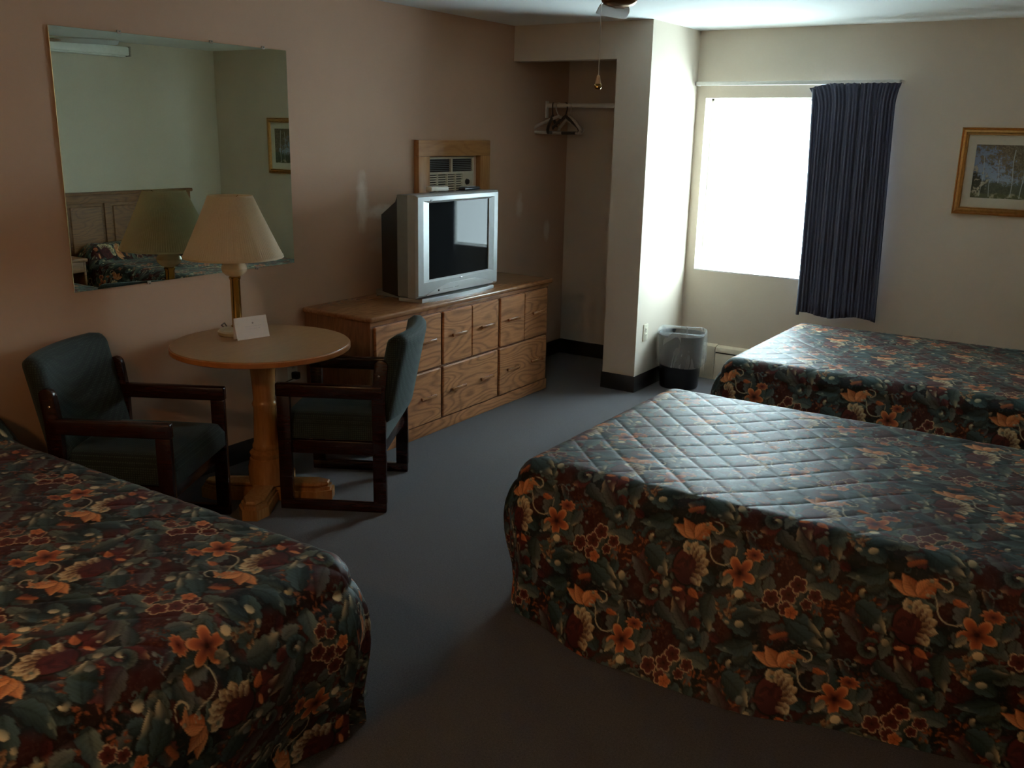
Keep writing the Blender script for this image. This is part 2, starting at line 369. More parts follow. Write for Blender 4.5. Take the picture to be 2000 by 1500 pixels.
# ------------------------------------------------------------------ floral print
def make_tile():
    """one repeat of the bedspread print, half-drop layout, 0.69 x 0.64 m at 1 mm"""
    TU, TV = 0.69, 0.64; NU, NV = 690, 640; px = 0.001
    rng = np.random.RandomState(7)
    img = np.zeros((NV, NU, 3))
    C = lambda *a: np.array(a, float)
    teal, deep, sage, grey = C(.042, .076, .080), C(.010, .014, .016), C(.125, .16, .135), C(.17, .19, .18)
    cream, tan, orange, peach = C(.78, .66, .42), C(.42, .27, .14), C(.62, .18, .06), C(.80, .36, .15)
    maroon, wine, brown, dkteal = C(.085, .018, .016), C(.05, .012, .018), C(.13, .045, .02), C(.017, .034, .036)
    # mottled ground
    def vnoise(n, m):
        g = rng.rand(m, n)
        yy = (np.arange(NV) + .5) / NV * m; xx = (np.arange(NU) + .5) / NU * n
        y0 = np.floor(yy).astype(int); x0 = np.floor(xx).astype(int); fy = yy - y0; fx = xx - x0
        fy = fy * fy * (3 - 2 * fy); fx = fx * fx * (3 - 2 * fx)
        a = g[y0 % m][:, x0 % n]; b = g[y0 % m][:, (x0 + 1) % n]; c = g[(y0 + 1) % m][:, x0 % n]; d = g[(y0 + 1) % m][:, (x0 + 1) % n]
        return (a * (1 - fx) + b * fx) * (1 - fy)[:, None] + (c * (1 - fx) + d * fx) * fy[:, None]
    n1, n2, n3 = vnoise(9, 8), vnoise(40, 38), vnoise(120, 110)
    w1 = np.clip((n1 - .42) * 5, 0, 1)[..., None]
    img[:] = deep * (1 - w1) + maroon * .6 * w1
    img += (n2[..., None] - .5) * C(.012, .012, .012) + (n3[..., None] > .72) * C(.02, .012, .008)
    FULL = np.arange(NV)[:, None], np.arange(NU)[None, :]
    def win(cu, cv, rad):
        iu = np.arange(int((cu - rad) / px), int((cu + rad) / px) + 2); iv = np.arange(int((cv - rad) / px), int((cv + rad) / px) + 2)
        du = iu * px - cu; dv = iv * px - cv
        return np.ix_(iv % NV, iu % NU), du[None, :] + 0 * dv[:, None], dv[:, None] + 0 * du[None, :]
    def put(ix, alpha, col):
        a = np.clip(alpha, 0, 1)[..., None]
        img[ix] = img[ix] * (1 - a) + col * a
    def each(cu, cv): return ((cu % TU, cv % TV), ((cu + .345) % TU, (cv + .32) % TV))
    sm = lambda x, a, b: np.clip((x - a) / (b - a), 0, 1)
    def leaf(cu, cv, ang, L, W, c0, c1, tip, curl=0.0, lobes=5):
        """leaf starting at (cu,cv): dark base, lit edge, pale tip, lobed outline, curling"""
        for u, v in each(cu, cv):
            ix, x, y = win(u, v, L * 1.15)
            s = (x * math.cos(ang) + y * math.sin(ang)) / L; tt = (-x * math.sin(ang) + y * math.cos(ang)) / L
            tt = tt - curl * s * s
            ss = np.clip(s, 0, 1)
            wd = W / L * (np.sin(PI * ss ** .75) ** .8) * (1 + .13 * (np.abs(np.sin(ss * lobes * PI + .4)) * 2 - 1))
            d = (wd - np.abs(tt)); ok = (s > 0) & (s < 1)
            al = np.clip(d * L / .0022, 0, 1) * ok
            q = tt / np.maximum(wd, 1e-4)
            sh = np.clip(.45 + .55 * q, 0, 1)[..., None]
            vein = (.75 + .25 * np.abs(np.sin((ss * 9 - np.abs(q) * 2.2) * PI)))[..., None]
            col = (c0 * (1 - sh) + c1 * sh) * vein
            tp = (sm(s, .62, .95) * np.clip(.35 + q, .15, 1))[..., None]
            col = col * (1 - tp) + tip * tp
            col = col * (1 - .55 * np.exp(-(q / .12) ** 2) * (1 - ss))[..., None]
            put(ix, np.clip((d + .05) * L / .004, 0, 1) * ok * .55, deep * .6)
            put(ix, al, col)
    def flower(cu, cv, Rr, n, cin, cout, edge, rot=0.0, sq=1.0, ang=0.0, depth=.45, p=1.0):
        for u, v in each(cu, cv):
            ix, x, y = win(u, v, Rr * 1.3)
            xr = x * math.cos(ang) + y * math.sin(ang); yr = (-x * math.sin(ang) + y * math.cos(ang)) / sq
            r = np.hypot(xr, yr) / Rr; th = np.arctan2(yr, xr) + rot
            pet = np.abs(np.cos(th * n / 2)) ** p
            out = 1 - depth + depth * pet
            d = out - r
            g = sm(r / out, .2, .95)[..., None]
            col = cin * (1 - g) + cout * g
            col = col * (.55 + .45 * np.clip(pet * 1.6, 0, 1))[..., None]
            e = sm(r / out, .80, .93)[..., None]
            col = col * (1 - e) + edge * e
            put(ix, np.clip((d + .12) * Rr / .005, 0, 1) * .6, deep * .5)
            put(ix, d * Rr / .002, col)
            put(ix, (.14 - r) * Rr / .002, cin * .35)
    def blob(cu, cv, a, b, ang, c0, c1, half=True):
        for u, v in ((each(cu, cv)) if half else [(cu % TU, cv % TV)]):
            ix, x, y = win(u, v, max(a, b) * 1.3)
            xr = (x * math.cos(ang) + y * math.sin(ang)) / a; yr = (-x * math.sin(ang) + y * math.cos(ang)) / b
            r = np.hypot(xr, yr); h = np.clip(.5 + .5 * (yr - xr * .3), 0, 1)[..., None]
            put(ix, (1.15 - r) * min(a, b) / .003 * .5, deep * .5)
            put(ix, (1 - r) * min(a, b) / .0016, c0 * (1 - h) + c1 * h)
    def stroke(pts, w, col, a=1.0):
        P = np.array(pts, float)
        # Catmull-Rom through the points
        out = []
        for i in range(len(P) - 1):
            p0, p1, p2, p3 = P[max(i - 1, 0)], P[i], P[i + 1], P[min(i + 2, len(P) - 1)]
            for t_ in np.linspace(0, 1, 14, endpoint=False):
                out.append(.5 * ((2 * p1) + (-p0 + p2) * t_ + (2 * p0 - 5 * p1 + 4 * p2 - p3) * t_ ** 2 + (-p0 + 3 * p1 - 3 * p2 + p3) * t_ ** 3))
        out.append(P[-1]); n = len(out)
        for k, q in enumerate(out):
            ww = w * (.45 + .55 * math.sin(PI * (k + 1) / (n + 1)))
            for u, v in each(q[0], q[1]):
                ix, x, y = win(u, v, ww * 2)
                r = np.hypot(x, y)
                put(ix, (ww - r) / .0012 * a, col)
    def spiral(cu, cv, r0, turns, w, col, a0=0.0, dirn=1):
        pts = [(cu + r0 * (1 - k / 22) * math.cos(a0 + dirn * turns * 2 * PI * k / 22), cv + r0 * (1 - k / 22) * math.sin(a0 + dirn * turns * 2 * PI * k / 22)) for k in range(20)]
        stroke(pts, w, col)
    def curl(cu, cv, r0, turns, w, c0, c1, tip, a0, dirn):
        n = 46
        for k in range(n):
            f = k / (n - 1); a = a0 + dirn * turns * 2 * PI * f; r = r0 * (1 - .86 * f)
            ww = w * (.35 + .65 * math.sin(PI * min(1, f * .8 + .18)))
            for u, v in each(cu + r * math.cos(a), cv + r * math.sin(a)):
                ix, x, y = win(u, v, ww * 1.8)
                d = np.hypot(x, y); q = np.clip(.5 + .5 * (x * math.cos(a) + y * math.sin(a)) / ww, 0, 1)[..., None]
                col = c0 * (1 - q) + c1 * q
                col = col * (.8 + .2 * math.sin(k * 1.9)); t_ = max(0, (f - .72) / .28); col = col * (1 - t_) + tip * t_
                put(ix, (ww * 1.25 - d) / .003 * .3, deep * .5); put(ix, (ww - d) / .0014, col)
    # --- filler: acanthus leaves in dark teal and sage, scrolls, berries
    for k in range(58):
        u, v = rng.rand() * TU, rng.rand() * .32
        L = .05 + .07 * rng.rand()
        base = [dkteal, teal, sage * .7, wine][rng.randint(4)]
        top = [teal * 1.5, sage, grey * .8, maroon * 1.6][rng.randint(4)]
        tip = [sage * 1.4, cream * .6, grey, tan][rng.randint(4)]
        leaf(u, v, rng.rand() * 2 * PI, L, L * (.2 + .14 * rng.rand()), base, top, tip, (rng.rand() - .5) * 1.1)
    for k in range(14):
        spiral(rng.rand() * TU, rng.rand() * .32, .012 + .012 * rng.rand(), 1.2, .0028, [teal * 1.6, sage * .8, dkteal * 1.5][rng.randint(3)], rng.rand() * 6, rng.choice([-1, 1]))
    for (u, v, r, tn, w, a0, dr_, kind) in ((.24, -.215, .034, 1.1, .011, 2.6, -1, 0), (.46, -.255, .036, 1.2, .012, .4, 1, 0), (.55, -.06, .036, 1.15, .012, 3.3, -1, 1), (-.10, -.235, .034, 1.1, .011, 1.2, 1, 0),
                                       (.275, .02, .030, 1.1, .009, 4.1, 1, 2), (.60, -.135, .028, 1.2, .009, .2, -1, 0), (.405, -.02, .032, 1.1, .010, 5.0, 1, 1), (.10, .075, .030, 1.2, .009, 2.2, 1, 0), (-.055, -.02, .030, 1.1, .010, 3.6, 1, 1)):
        c0_, c1_ = ((dkteal, sage * 1.05), (dkteal, teal * 1.7), (wine, grey * .8))[kind]
        curl(u, v, r, tn, w, c0_, c1_, cream * .8 if kind < 2 else grey, a0, dr_)
    # lace of small brown-orange leaves
    for k in range(70):
        u = .42 + .20 * rng.rand(); v = -.055 - .10 * rng.rand() - (u - .42) * .15
        leaf(u, v, rng.rand() * 2 * PI, .016 + .008 * rng.rand(), .0042, brown, orange * .75, peach * .6, rng.rand() - .5, 1)
    for k in range(40):
        u = .22 + .11 * rng.rand(); v = .005 - .06 * rng.rand()
        leaf(u, v, rng.rand() * 2 * PI, .014, .0045, wine, brown * 1.3, maroon, 0, 1)
    # orange paisley crescent above the lily
    for k in range(22):
        f = k / 21; blob(-.03 + .11 * f, .052 + .018 * math.sin(f * PI) + .012 * f, .013, .009, .2, brown * 1.6, orange * .8)
    blob(.045, .072, .030, .017, 0, wine, maroon * 1.2)
    for k in range(7): blob(.02 + .008 * k, .083 + .004 * math.sin(k * 2), .008, .006, 0, wine, maroon)
    # big leaves with cream tips
    leaf(.33, -.20, .15, .12, .034, dkteal, teal * 1.7, cream * .8, -.45, 4)
    leaf(.34, -.19, .85, .10, .030, dkteal, sage, cream * .9, .5, 4)
    leaf(.35, -.21, -.75, .12, .030, dkteal, teal * 1.5, cream * .75, .3, 4)
    leaf(.48, -.10, 2.6, .10, .030, teal, sage * 1.3, cream * .7, .5, 4)
    leaf(-.16, -.10, -.35, .12, .034, dkteal, teal * 1.6, cream * .85, -.3, 4)
    leaf(-.14, -.05, .3, .09, .026, dkteal, sage, tan, .5, 4)
    leaf(-.10, .04, 2.5, .10, .028, dkteal, teal * 1.7, sage * 1.6, .4, 4)
    leaf(.10, -.19, -1.9, .11, .032, dkteal, sage * .9, cream * .6, .5, 4)
    leaf(.18, -.24, .9, .09, .026, dkteal, teal * 1.5, cream * .5, -.5, 4)
    leaf(.56, -.22, 1.9, .10, .028, wine, grey * .7, grey, .4, 4)
    leaf(.60, .02, 4.0, .11, .030, dkteal, teal * 1.5, sage * 1.5, -.5, 4)
    leaf(.27, .06, 5.2, .09, .024, dkteal, grey * .6, sage, .5, 4)
    # peony: wine heart, cream ruffles on one flank
    blob(.000, -.125, .050, .060, .1, wine, maroon * 1.3)
    for k in range(9): leaf(.0 + .02 * math.cos(k), -.125 + .03 * math.sin(k * 1.7), k * .9, .035, .011, wine, maroon * 1.6, brown, .3, 2)
    for k in range(7):
        a = 2.0 - k * .42
        leaf(.004 + .030 * math.cos(a), -.123 + .044 * math.sin(a), a + .3 * math.sin(k * 5), .040, .017, tan, cream * .85, cream * 1.05, .2 * math.sin(k * 3), 2)
    for k in range(9):
        a = 1.75 - k * .34; rr = .050
        leaf(.002 + rr * .55 * math.cos(a), -.125 + rr * .75 * math.sin(a), a + .15, .032, .012, maroon * 1.4, cream * .75, cream, .25, 3)
    for k in range(5):
        a = 1.2 - k * .5
        leaf(.006 + .02 * math.cos(a), -.122 + .028 * math.sin(a), a, .026, .009, wine, tan, cream * .85, .3, 3)
    # orange dashes under the peony
    blob(-.018, -.205, .019, .008, .2, orange * .9, peach * .8); leaf(.022, -.190, -.9, .045, .013, orange * .6, orange, peach, .3, 1)
    # lily: two broad petals meeting in a point, a long tip to the left
    leaf(.004, -.034, 2.55, .088, .021, orange * .7, peach * .95, peach, .30, 1)
    leaf(.004, -.036, 2.22, .078, .022, orange * .6, peach * .95, peach * 1.05, .10, 1)
    leaf(.004, -.034, 1.02, .078, .025, orange * .75, peach * 1.1, peach * 1.1, -.05, 1)
    leaf(.020, .010, .40, .055, .010, peach * .6, peach * .9, tan * 1.2, -.6, 1)
    # cream scroll
    stroke([(.022, -.012), (.042, -.012), (.056, -.035), (.066, -.070), (.088, -.090), (.12, -.090), (.142, -.070), (.146, -.038), (.140, -.022)], .0028, cream * .55 + grey * .3)
    stroke([(.05, .036), (.082, .030), (.090, .012), (.078, .000), (.068, -.002), (.070, .008)], .003, cream * .6 + grey * .3)
    stroke([(.145, .02), (.17, .03), (.195, .015), (.20, -.02)], .002, grey * 1.2)
    blob(.030, -.024, .006, .006, 0, grey, cream * .8)
    # small orange curl, half-seen orange flower, star flower
    leaf(.098, -.018, -.6, .040, .012, orange * .6, orange, peach, .4, 2)
    flower(.205, -.038, .034, 9, maroon * 1.6, orange * .85, peach * .75, .2, .62, 0, .3)
    flower(.172, -.102, .056, 5, maroon * 1.2, orange * 1.05, peach * .85, .25, 1, 0, .58, 1.0)
    # cream leaf and bud
    leaf(.150, -.118, 3.7, .045, .015, sage, cream * .6, cream * .9, .4, 2)
    spiral(.182, -.172, .028, .8, .007, sage * .9, 1.0); blob(.184, -.165, .016, .014, .4, cream * .7, cream * 1.1)
    # string of tan seeds
    for k in range(16):
        a = rng.rand() * PI; leaf(.125 + .05 * rng.rand(), -.185 - .075 * rng.rand(), a, .020, .006, brown, tan * 1.2, cream * .7, .2, 1)
    blob(.205, -.255, .016, .012, .3, sage, cream * .9); blob(.165, -.262, .009, .008, 0, sage, cream * .9)
    # cluster of maroon flowers with pale rims
    for fu, fv, fr in ((.285, -.150, .030), (.335, -.128, .031), (.358, -.092, .030), (.335, -.172, .027), (.412, -.112, .024), (.392, -.145, .020)):
        flower(fu, fv, fr, 5, maroon * .9, maroon * 1.7, cream * .62 + peach * .3, fu * 40, 1, 0, .34, .7)
    flower(.352, -.180, .022, 5, orange * .7, orange * .9, peach, 1, 1, 0, .3)
    # berries
    for k in range(16):
        blob(rng.rand() * TU, rng.rand() * .32, .006 + .003 * rng.rand(), .006, 0, sage * .8, [grey * 1.6, cream * .7, sage * 1.6][rng.randint(3)])
    blob(.47, -.215, .013, .018, .3, sage * .7, cream * .9); blob(.60, -.16, .012, .014, 0, teal, grey * 1.5); blob(-.06, -.20, .012, .014, .5, sage * .7, cream * .7)
    return np.clip(img, 0, 1)
TILE = make_tile()
def sample_tile(U, V):
    NV, NU, _ = TILE.shape
    x = (U / .69 * NU) % NU; y = (V / .64 * NV) % NV
    x0 = np.floor(x).astype(int); y0 = np.floor(y).astype(int); fx = (x - x0)[:, None]; fy = (y - y0)[:, None]
    x0 %= NU; y0 %= NV; x1 = (x0 + 1) % NU; y1 = (y0 + 1) % NV
    return (TILE[y0, x0] * (1 - fx) + TILE[y0, x1] * fx) * (1 - fy) + (TILE[y1, x0] * (1 - fx) + TILE[y1, x1] * fx) * fy

# ------------------------------------------------------------------ beds
BL, BW, BZ, BR = 2.03, 0.695, 0.565, 0.095       # length, half width, top height, edge radius
def spread_mesh(name, seed, step=0.0034, u0=0.0, v0=0.0, limit_r=1.0):
    """bedspread: quilted top, soft edge, skirt with folds down to the floor. head at x=0, foot at +x"""
    rng = np.random.RandomState(seed); ph = rng.rand(12) * 2 * PI
    x1, yi = BL - BR, BW - BR                       # flat part
    nx, ny = int(x1 / step), int(2 * yi / step)
    xs = np.linspace(0, x1, nx + 1); ys = np.linspace(-yi, yi, ny + 1)
    TX, TY = np.meshgrid(xs, ys, indexing='ij')
    Pu, Pv = TX.ravel(), TY.ravel()                 # unrolled coordinates
    base = np.zeros_like(Pu); nux = np.zeros_like(Pu); nuy = np.zeros_like(Pu)
    nt = len(Pu)
    idx = np.arange(nt).reshape(nx + 1, ny + 1)
    faces = [np.stack([idx[:-1, :-1], idx[1:, :-1], idx[1:, 1:], idx[:-1, 1:]], -1).reshape(-1, 4)]
    # skirt columns: side -y from head to foot, fan, foot, fan, side +y back to head
    cols = []
    for i in range(nx + 1): cols.append((idx[i, 0], xs[i], -yi, 0.0, -1.0))
    K = 60
    for k in range(1, K): a = -PI / 2 + PI / 2 * k / K; cols.append((idx[nx, 0], x1, -yi, math.cos(a), math.sin(a)))
    for j in range(ny + 1): cols.append((idx[nx, j], x1, ys[j], 1.0, 0.0))
    for k in range(1, K): a = PI / 2 * k / K; cols.append((idx[nx, ny], x1, yi, math.cos(a), math.sin(a)))
    for i in range(nx, -1, -1): cols.append((idx[i, ny], xs[i], yi, 0.0, 1.0))
    c = np.array(cols); nc = len(c)
    arc = BR * PI / 2
    SM = arc + (BZ - BR) * 1.07
    ns = int(SM / step); ss = np.linspace(0, SM, ns + 1)[1:]
    CX = c[:, 1][:, None] + 0 * ss; CY = c[:, 2][:, None] + 0 * ss; NX = c[:, 3][:, None] + 0 * ss; NY = c[:, 4][:, None] + 0 * ss; SS = ss[None, :] + 0 * CX
    sid = nt + np.arange(nc * ns).reshape(nc, ns)
    full = np.concatenate([c[:, 0].astype(int)[:, None], sid], 1)
    q = np.stack([full[:-1, :-1], full[:-1, 1:], full[1:, 1:], full[1:, :-1]], -1)
    faces.append(q.reshape(-1, 4))
    # positions
    th = np.clip(SS / BR, 0, PI / 2)
    h = BR * np.sin(th); z = BZ - BR * (1 - np.cos(th))
    dr = np.clip(SS - arc, 0, None); fr = dr / (SM - arc)
    px_, py_ = CX + NX * h, CY + NY * h
    fs = np.clip((CX - 0.35) / 0.7, 0, 1) * (1 - 0.75 * np.clip((CX - (x1 - 0.42)) / 0.42, 0, 1) ** 1.4)
    flare = 0.035 + 0.175 * fs * np.abs(NY) ** 2
    flare = flare - 0.045 * np.abs(NX) - 0.030 * np.clip(4 * np.abs(NX * NY), 0, 1)
    bulge = (0.018 + 0.035 * np.abs(NX)) * np.sin(np.clip(fr * 1.25, 0, 1) ** 0.7 * PI)
    # arc-length like position around the skirt, for folds
    ang = np.arctan2(NY, NX)
    along = np.where(NX < 1e-6, CX * np.sign(NY), 0) + np.where(np.abs(NY) < 1e-6, CY * 1.0, 0) + ang * 0.35
    fold = (np.sin(along * 11 + ph[0]) * .5 + np.sin(along * 19 + ph[1]) * .3 + np.sin(along * 7 + ph[2]) * .5)
    corner = np.exp(-((np.abs(np.abs(ang) - PI / 4)) / .55) ** 2) * ((NX > 0.02) & (np.abs(NY) > .02))
    near_c = np.exp(-np.clip(x1 - CX, 0, 9) / .35) * (np.abs(NY) > .98) + np.exp(-(yi - np.abs(CY)) / .25) * (NX > .98)
    amp = fr ** 1.2 * (0.010 + 0.020 * near_c) + fr * .030 * corner
    fold2 = np.sin(np.abs(ang) * 9.0 + ph[3]) * corner + fold * (1 - corner)
    off = flare * fr ** 1.15 + bulge + amp * fold2
    px_ += NX * off; py_ += NY * off
    z = z - dr * (BZ - BR - 0.004) / (SM - arc)
    # pillow hump at the head
    def hump(x, y):
        fy = np.clip((0.70 - np.abs(y)) / 0.12, 0, 1); fy = fy * fy * (3 - 2 * fy)
        a = np.clip(x / 0.06, 0, 1); b = np.clip((0.33 - x) / 0.16, 0, 1); b = b * b * (3 - 2 * b)
        mid = 1 - 0.25 * np.exp(-(y / .05) ** 2)
        return 0.14 * fy * (0.75 + .25 * a) * b * mid
    def sag(x, y): return 0.006 * np.sin(x * 3.1 + ph[5]) * np.sin(y * 4.2 + ph[6]) + 0.004 * np.sin(x * 7 + y * 5 + ph[7])
    TZ = BZ + hump(TX, TY) + sag(TX, TY) * np.clip((x1 - TX) / .2, 0, 1) * np.clip((yi - np.abs(TY)) / .15, 0, 1)
    z = z + hump(CX, CY) * np.clip(1 - SS / .22, 0, 1) ** 1.3
    z = np.maximum(z, 0.004 + 0.003 * np.sin(along * 23) * 0)
    Px = np.concatenate([TX.ravel(), px_.ravel()]); Py = np.concatenate([TY.ravel(), py_.ravel()]); Pz = np.concatenate([TZ.ravel(), z.ravel()])
    U = np.concatenate([Pu, (CX + NX * SS).ravel()]); V = np.concatenate([Pv, (CY + NY * SS).ravel()])
    # quilting: stitched diamond channels
    qd = 0.125
    a = (U + V) / math.sqrt(2) / qd; b = (U - V) / math.sqrt(2) / qd
    da = np.abs(a - np.round(a)) * qd; db = np.abs(b - np.round(b)) * qd
    d = np.minimum(da, db)
    puff = 0.0030 * (1 - np.exp(-(d / .012))) - 0.0012
    sk = np.concatenate([np.zeros(nt), np.clip(SS / BR, 0, PI / 2).ravel()])
    nX = np.concatenate([np.zeros(nt), NX.ravel()]); nY = np.concatenate([np.zeros(nt), NY.ravel()])
    Px += nX * np.sin(sk) * puff * .8; Py += nY * np.sin(sk) * puff * .8; Pz += np.cos(sk) * puff
    Pz = np.maximum(Pz, 0.003)
    Fc = np.concatenate(faces)
    me = bpy.data.meshes.new(name)
    nV = len(Px); nF = len(Fc)
    me.vertices.add(nV); me.vertices.foreach_set('co', np.stack([Px, Py, Pz], -1).astype(np.float32).ravel())
    me.loops.add(nF * 4); me.loops.foreach_set('vertex_index', Fc.astype(np.int32).ravel())
    me.polygons.add(nF); me.polygons.foreach_set('loop_start', np.arange(0, nF * 4, 4, dtype=np.int32)); me.polygons.foreach_set('loop_total', np.full(nF, 4, np.int32))
    me.polygons.foreach_set('use_smooth', np.ones(nF, bool))
    me.update(calc_edges=True)
    at = me.color_attributes.new('print', 'FLOAT_COLOR', 'POINT')
    colr = sample_tile(-(U - u0), -(V - v0))
    at.data.foreach_set('color', np.concatenate([colr, np.ones((nV, 1))], 1).astype(np.float32).ravel())
    me.materials.append(MAT['floral_cotton'])
    return me
def bed(mesh, loc, rz, label):
    b = empty('bed', loc, rz, label, 'bed', 'floral motel beds')
    link(bpy.data.objects.new('bedspread', mesh), b)
    MB().box((0.02, -BW + .05, 0.31), (BL - .06, BW - .05, BZ - .03), 0.05, 3).build('mattress', 'mattress_white', b)
    MB().box((0.02, -BW + .05, 0.12), (BL - .06, BW - .05, 0.305), 0.02).build('box_spring', 'mattress_white', b)
    for x in (.15, BL - .25):
        for y in (-.5, .5): MB().lathe([(.02, 0), (.025, .06), (.025, .118)], 12, (x, y, 0)).build('leg', 'black_plastic', b)
    return b
ma = spread_mesh('bedspread', 3, 0.0036, u0=1.278, v0=0.735)
bed(ma, (4.02, 2.30, 0), PI, 'double bed with quilted floral spread in the middle right foreground, between two other beds')
bed(ma, (4.02, 4.36, 0), PI, 'double bed with floral spread beside the window wall and the wall heater')
mb_ = spread_mesh('bedspread', 9, 0.0036, u0=0.827, v0=0.684)
bed(mb_, (0.062, 0.01, 0), 0.0, 'double bed with floral spread at the lower left, in front of the armchair')

# headboards fixed to the walls, nightstand, fluorescent fitting (seen in the mirror)
def headboard(loc, rz, label, w=1.46):
    h = empty('headboard', loc, rz, label, 'headboard', 'oak headboards')
    hw_ = w / 2; z1 = 0.70
    MB().box((0, -hw_, 0.0), (0.022, hw_, z1 - .03), 0.002).build('back_panel', 'headboard_oak', h)
    MB().box((0, -hw_ - .02, z1 - .03), (0.055, hw_ + .02, z1), 0.008).build('top_rail', 'headboard_oak', h)
    MB().box((0.022, -hw_, z1 - .10), (0.036, hw_, z1 - .03), 0.003).build('upper_rail', 'headboard_oak', h)
    MB().box((0.022, -hw_, 0.0), (0.036, hw_, 0.14), 0.003).build('lower_rail', 'headboard_oak', h)
    for y in (-hw_, -.26, .20, hw_ - .06): MB().box((0.022, y, 0.14), (0.036, y + .06, z1 - .10), 0.003).build('stile', 'headboard_oak', h)
    ys = (-hw_ + .06, -.20 , .26, hw_ - .06)
    for a, b in ((-hw_ + .06, -.26), (-.20, .20), (.26, hw_ - .06)):
        MB().box((0.020, a + .025, 0.165), (0.034, b - .025, z1 - .125), 0.010, 1).build('panel', 'headboard_oak', h)
    return h
headboard((R, 4.27, 0.44), PI, 'oak panelled headboard of the bed beside the window wall', 1.36)
headboard((R, 2.30, 0.44), PI, 'oak panelled headboard of the middle bed')
headboard((0.0, -0.10, 0.44), 0.0, 'oak panelled headboard of the lower left bed', 1.40)
ns = empty('nightstand', (3.86, 3.315, 0), PI, 'small wooden nightstand with an open shelf between the two right beds', 'nightstand')
MB().box((-.20, -.24, .59), (.21, .24, .62), .006).build('top', 'headboard_oak', ns)
for y in (-.23, .21): MB().box((-.19, y, 0), (.19, y + .02, .59), .002).build('side_panel', 'headboard_oak', ns)
MB().box((-.19, -.21, 0.06), (-.18, .21, .59)).build('back_panel', 'headboard_oak', ns)
MB().box((-.18, -.21, 0.08), (.19, .21, .10)).build('shelf', 'headboard_oak', ns)
MB().box((.17, -.21, 0.50), (.19, .21, .59), .003).build('front_rail', 'headboard_oak', ns)
fl = empty('fluorescent_fitting', (R, 3.75, 2.32), PI, 'long white fluorescent fitting high on the right wall, seen in the mirror', 'light fitting')
MB().box((0, -.60, 0.0), (.10, .60, .075), .012).build('housing', 'white_trim', fl)
MB().box((.012, -.57, -.012), (.088, .57, .004), .006).build('diffuser', 'fan_white', fl)
for y in (-.615, .60): MB().box((0, y, -.004), (.104, y + .015, .079), .003).build('end_cap', 'clear_plastic', fl)

# ------------------------------------------------------------------ wall mirror
MY0, MY1, MZ0, MZ1 = 1.175, 2.4626, 1.024, 2.116
mi = empty('wall_mirror', (0, (MY0 + MY1) / 2, MZ0), 0, 'large frameless wall mirror above the round table', 'mirror')
hy, hz = (MY1 - MY0) / 2, MZ1 - MZ0
MB().box((.002, -hy, 0), (.008, hy, hz), .0015, 1).build('glass', 'mirror_glass', mi, smooth=False)
for y, z in ((-.32, hz), (.17, hz), (.49, hz), (-.27, 0), (.38, 0)):
    s = 1 if z > .1 else -1
    k = MB().box((0, y - .010, z - .007), (.010, y + .010, z + .009), .003)
    c_ = k.build('clip', 'clear_plastic', mi)
    MB().lathe([(.003, 0), (.003, .002), (.0015, .003)], 10, mat=Matrix.Translation((.010, y, z + .004 * s)) @ Matrix.Rotation(PI / 2, 4, 'Y')).build('screw', 'steel', c_)

# ------------------------------------------------------------------ round table
TC = (0.475, 1.79)
tb = empty('round_table', (TC[0], TC[1], 0), 0, 'round pedestal table with pale wood top and turned wooden column', 'table')
TR = 0.410
MB().lathe([(TR - .006, .736), (TR - .003, .7385), (TR - .003, .760), (TR - .006, .765)], 96).build('tabletop', 'table_laminate', tb)
MB().lathe([(TR - .0035, .7375), (TR, .740), (TR, .759), (TR - .0035, .7625)], 96, cap=False).build('edge_band', 'table_edge', tb)
prof = [(.088, .075), (.090, .12), (.090, .16), (.080, .20), (.072, .205), (.078, .215), (.080, .23), (.070, .24), (.062, .245), (.066, .255), (.064, .27), (.058, .28),
        (.056, .34), (.052, .45), (.056, .46), (.058, .47), (.054, .48), (.050, .49), (.055, .58), (.062, .68), (.064, .718), (.055, .723)]
MB().lathe(prof, 40).build('column', 'maple', tb)
MB().box((-.15, -.15, .720), (.15, .15, .736), .004).build('top_plate', 'maple', tb)
for k, a in enumerate((-1.01, 0.58, 2.13, 3.73)):
    mb = MB()
    P = []
    sec = [(-.001, .0), (.0, .0), ]
    outl = [(0.0, -.060), (.245, -.070), (.315, -.034), (.315, .034), (.245, .070), (0.0, .060)]
    mb.prism(outl, 0.0, .048, mat=Matrix.Rotation(a, 4, 'Z'))
    ins = [(0.0, -.050), (.240, -.060), (.304, -.027), (.304, .027), (.240, .060), (0.0, .050)]
    mb.prism(ins, .048, .064, mat=Matrix.Rotation(a, 4, 'Z'))
    ins = [(0.0, -.044), (.234, -.052), (.296, -.022), (.296, .022), (.234, .052), (0.0, .044)]
    mb.prism(ins, .064, .086, .012, mat=Matrix.Rotation(a, 4, 'Z'), seg=3)
    mb.build('foot', 'maple', tb, angle=0.35)

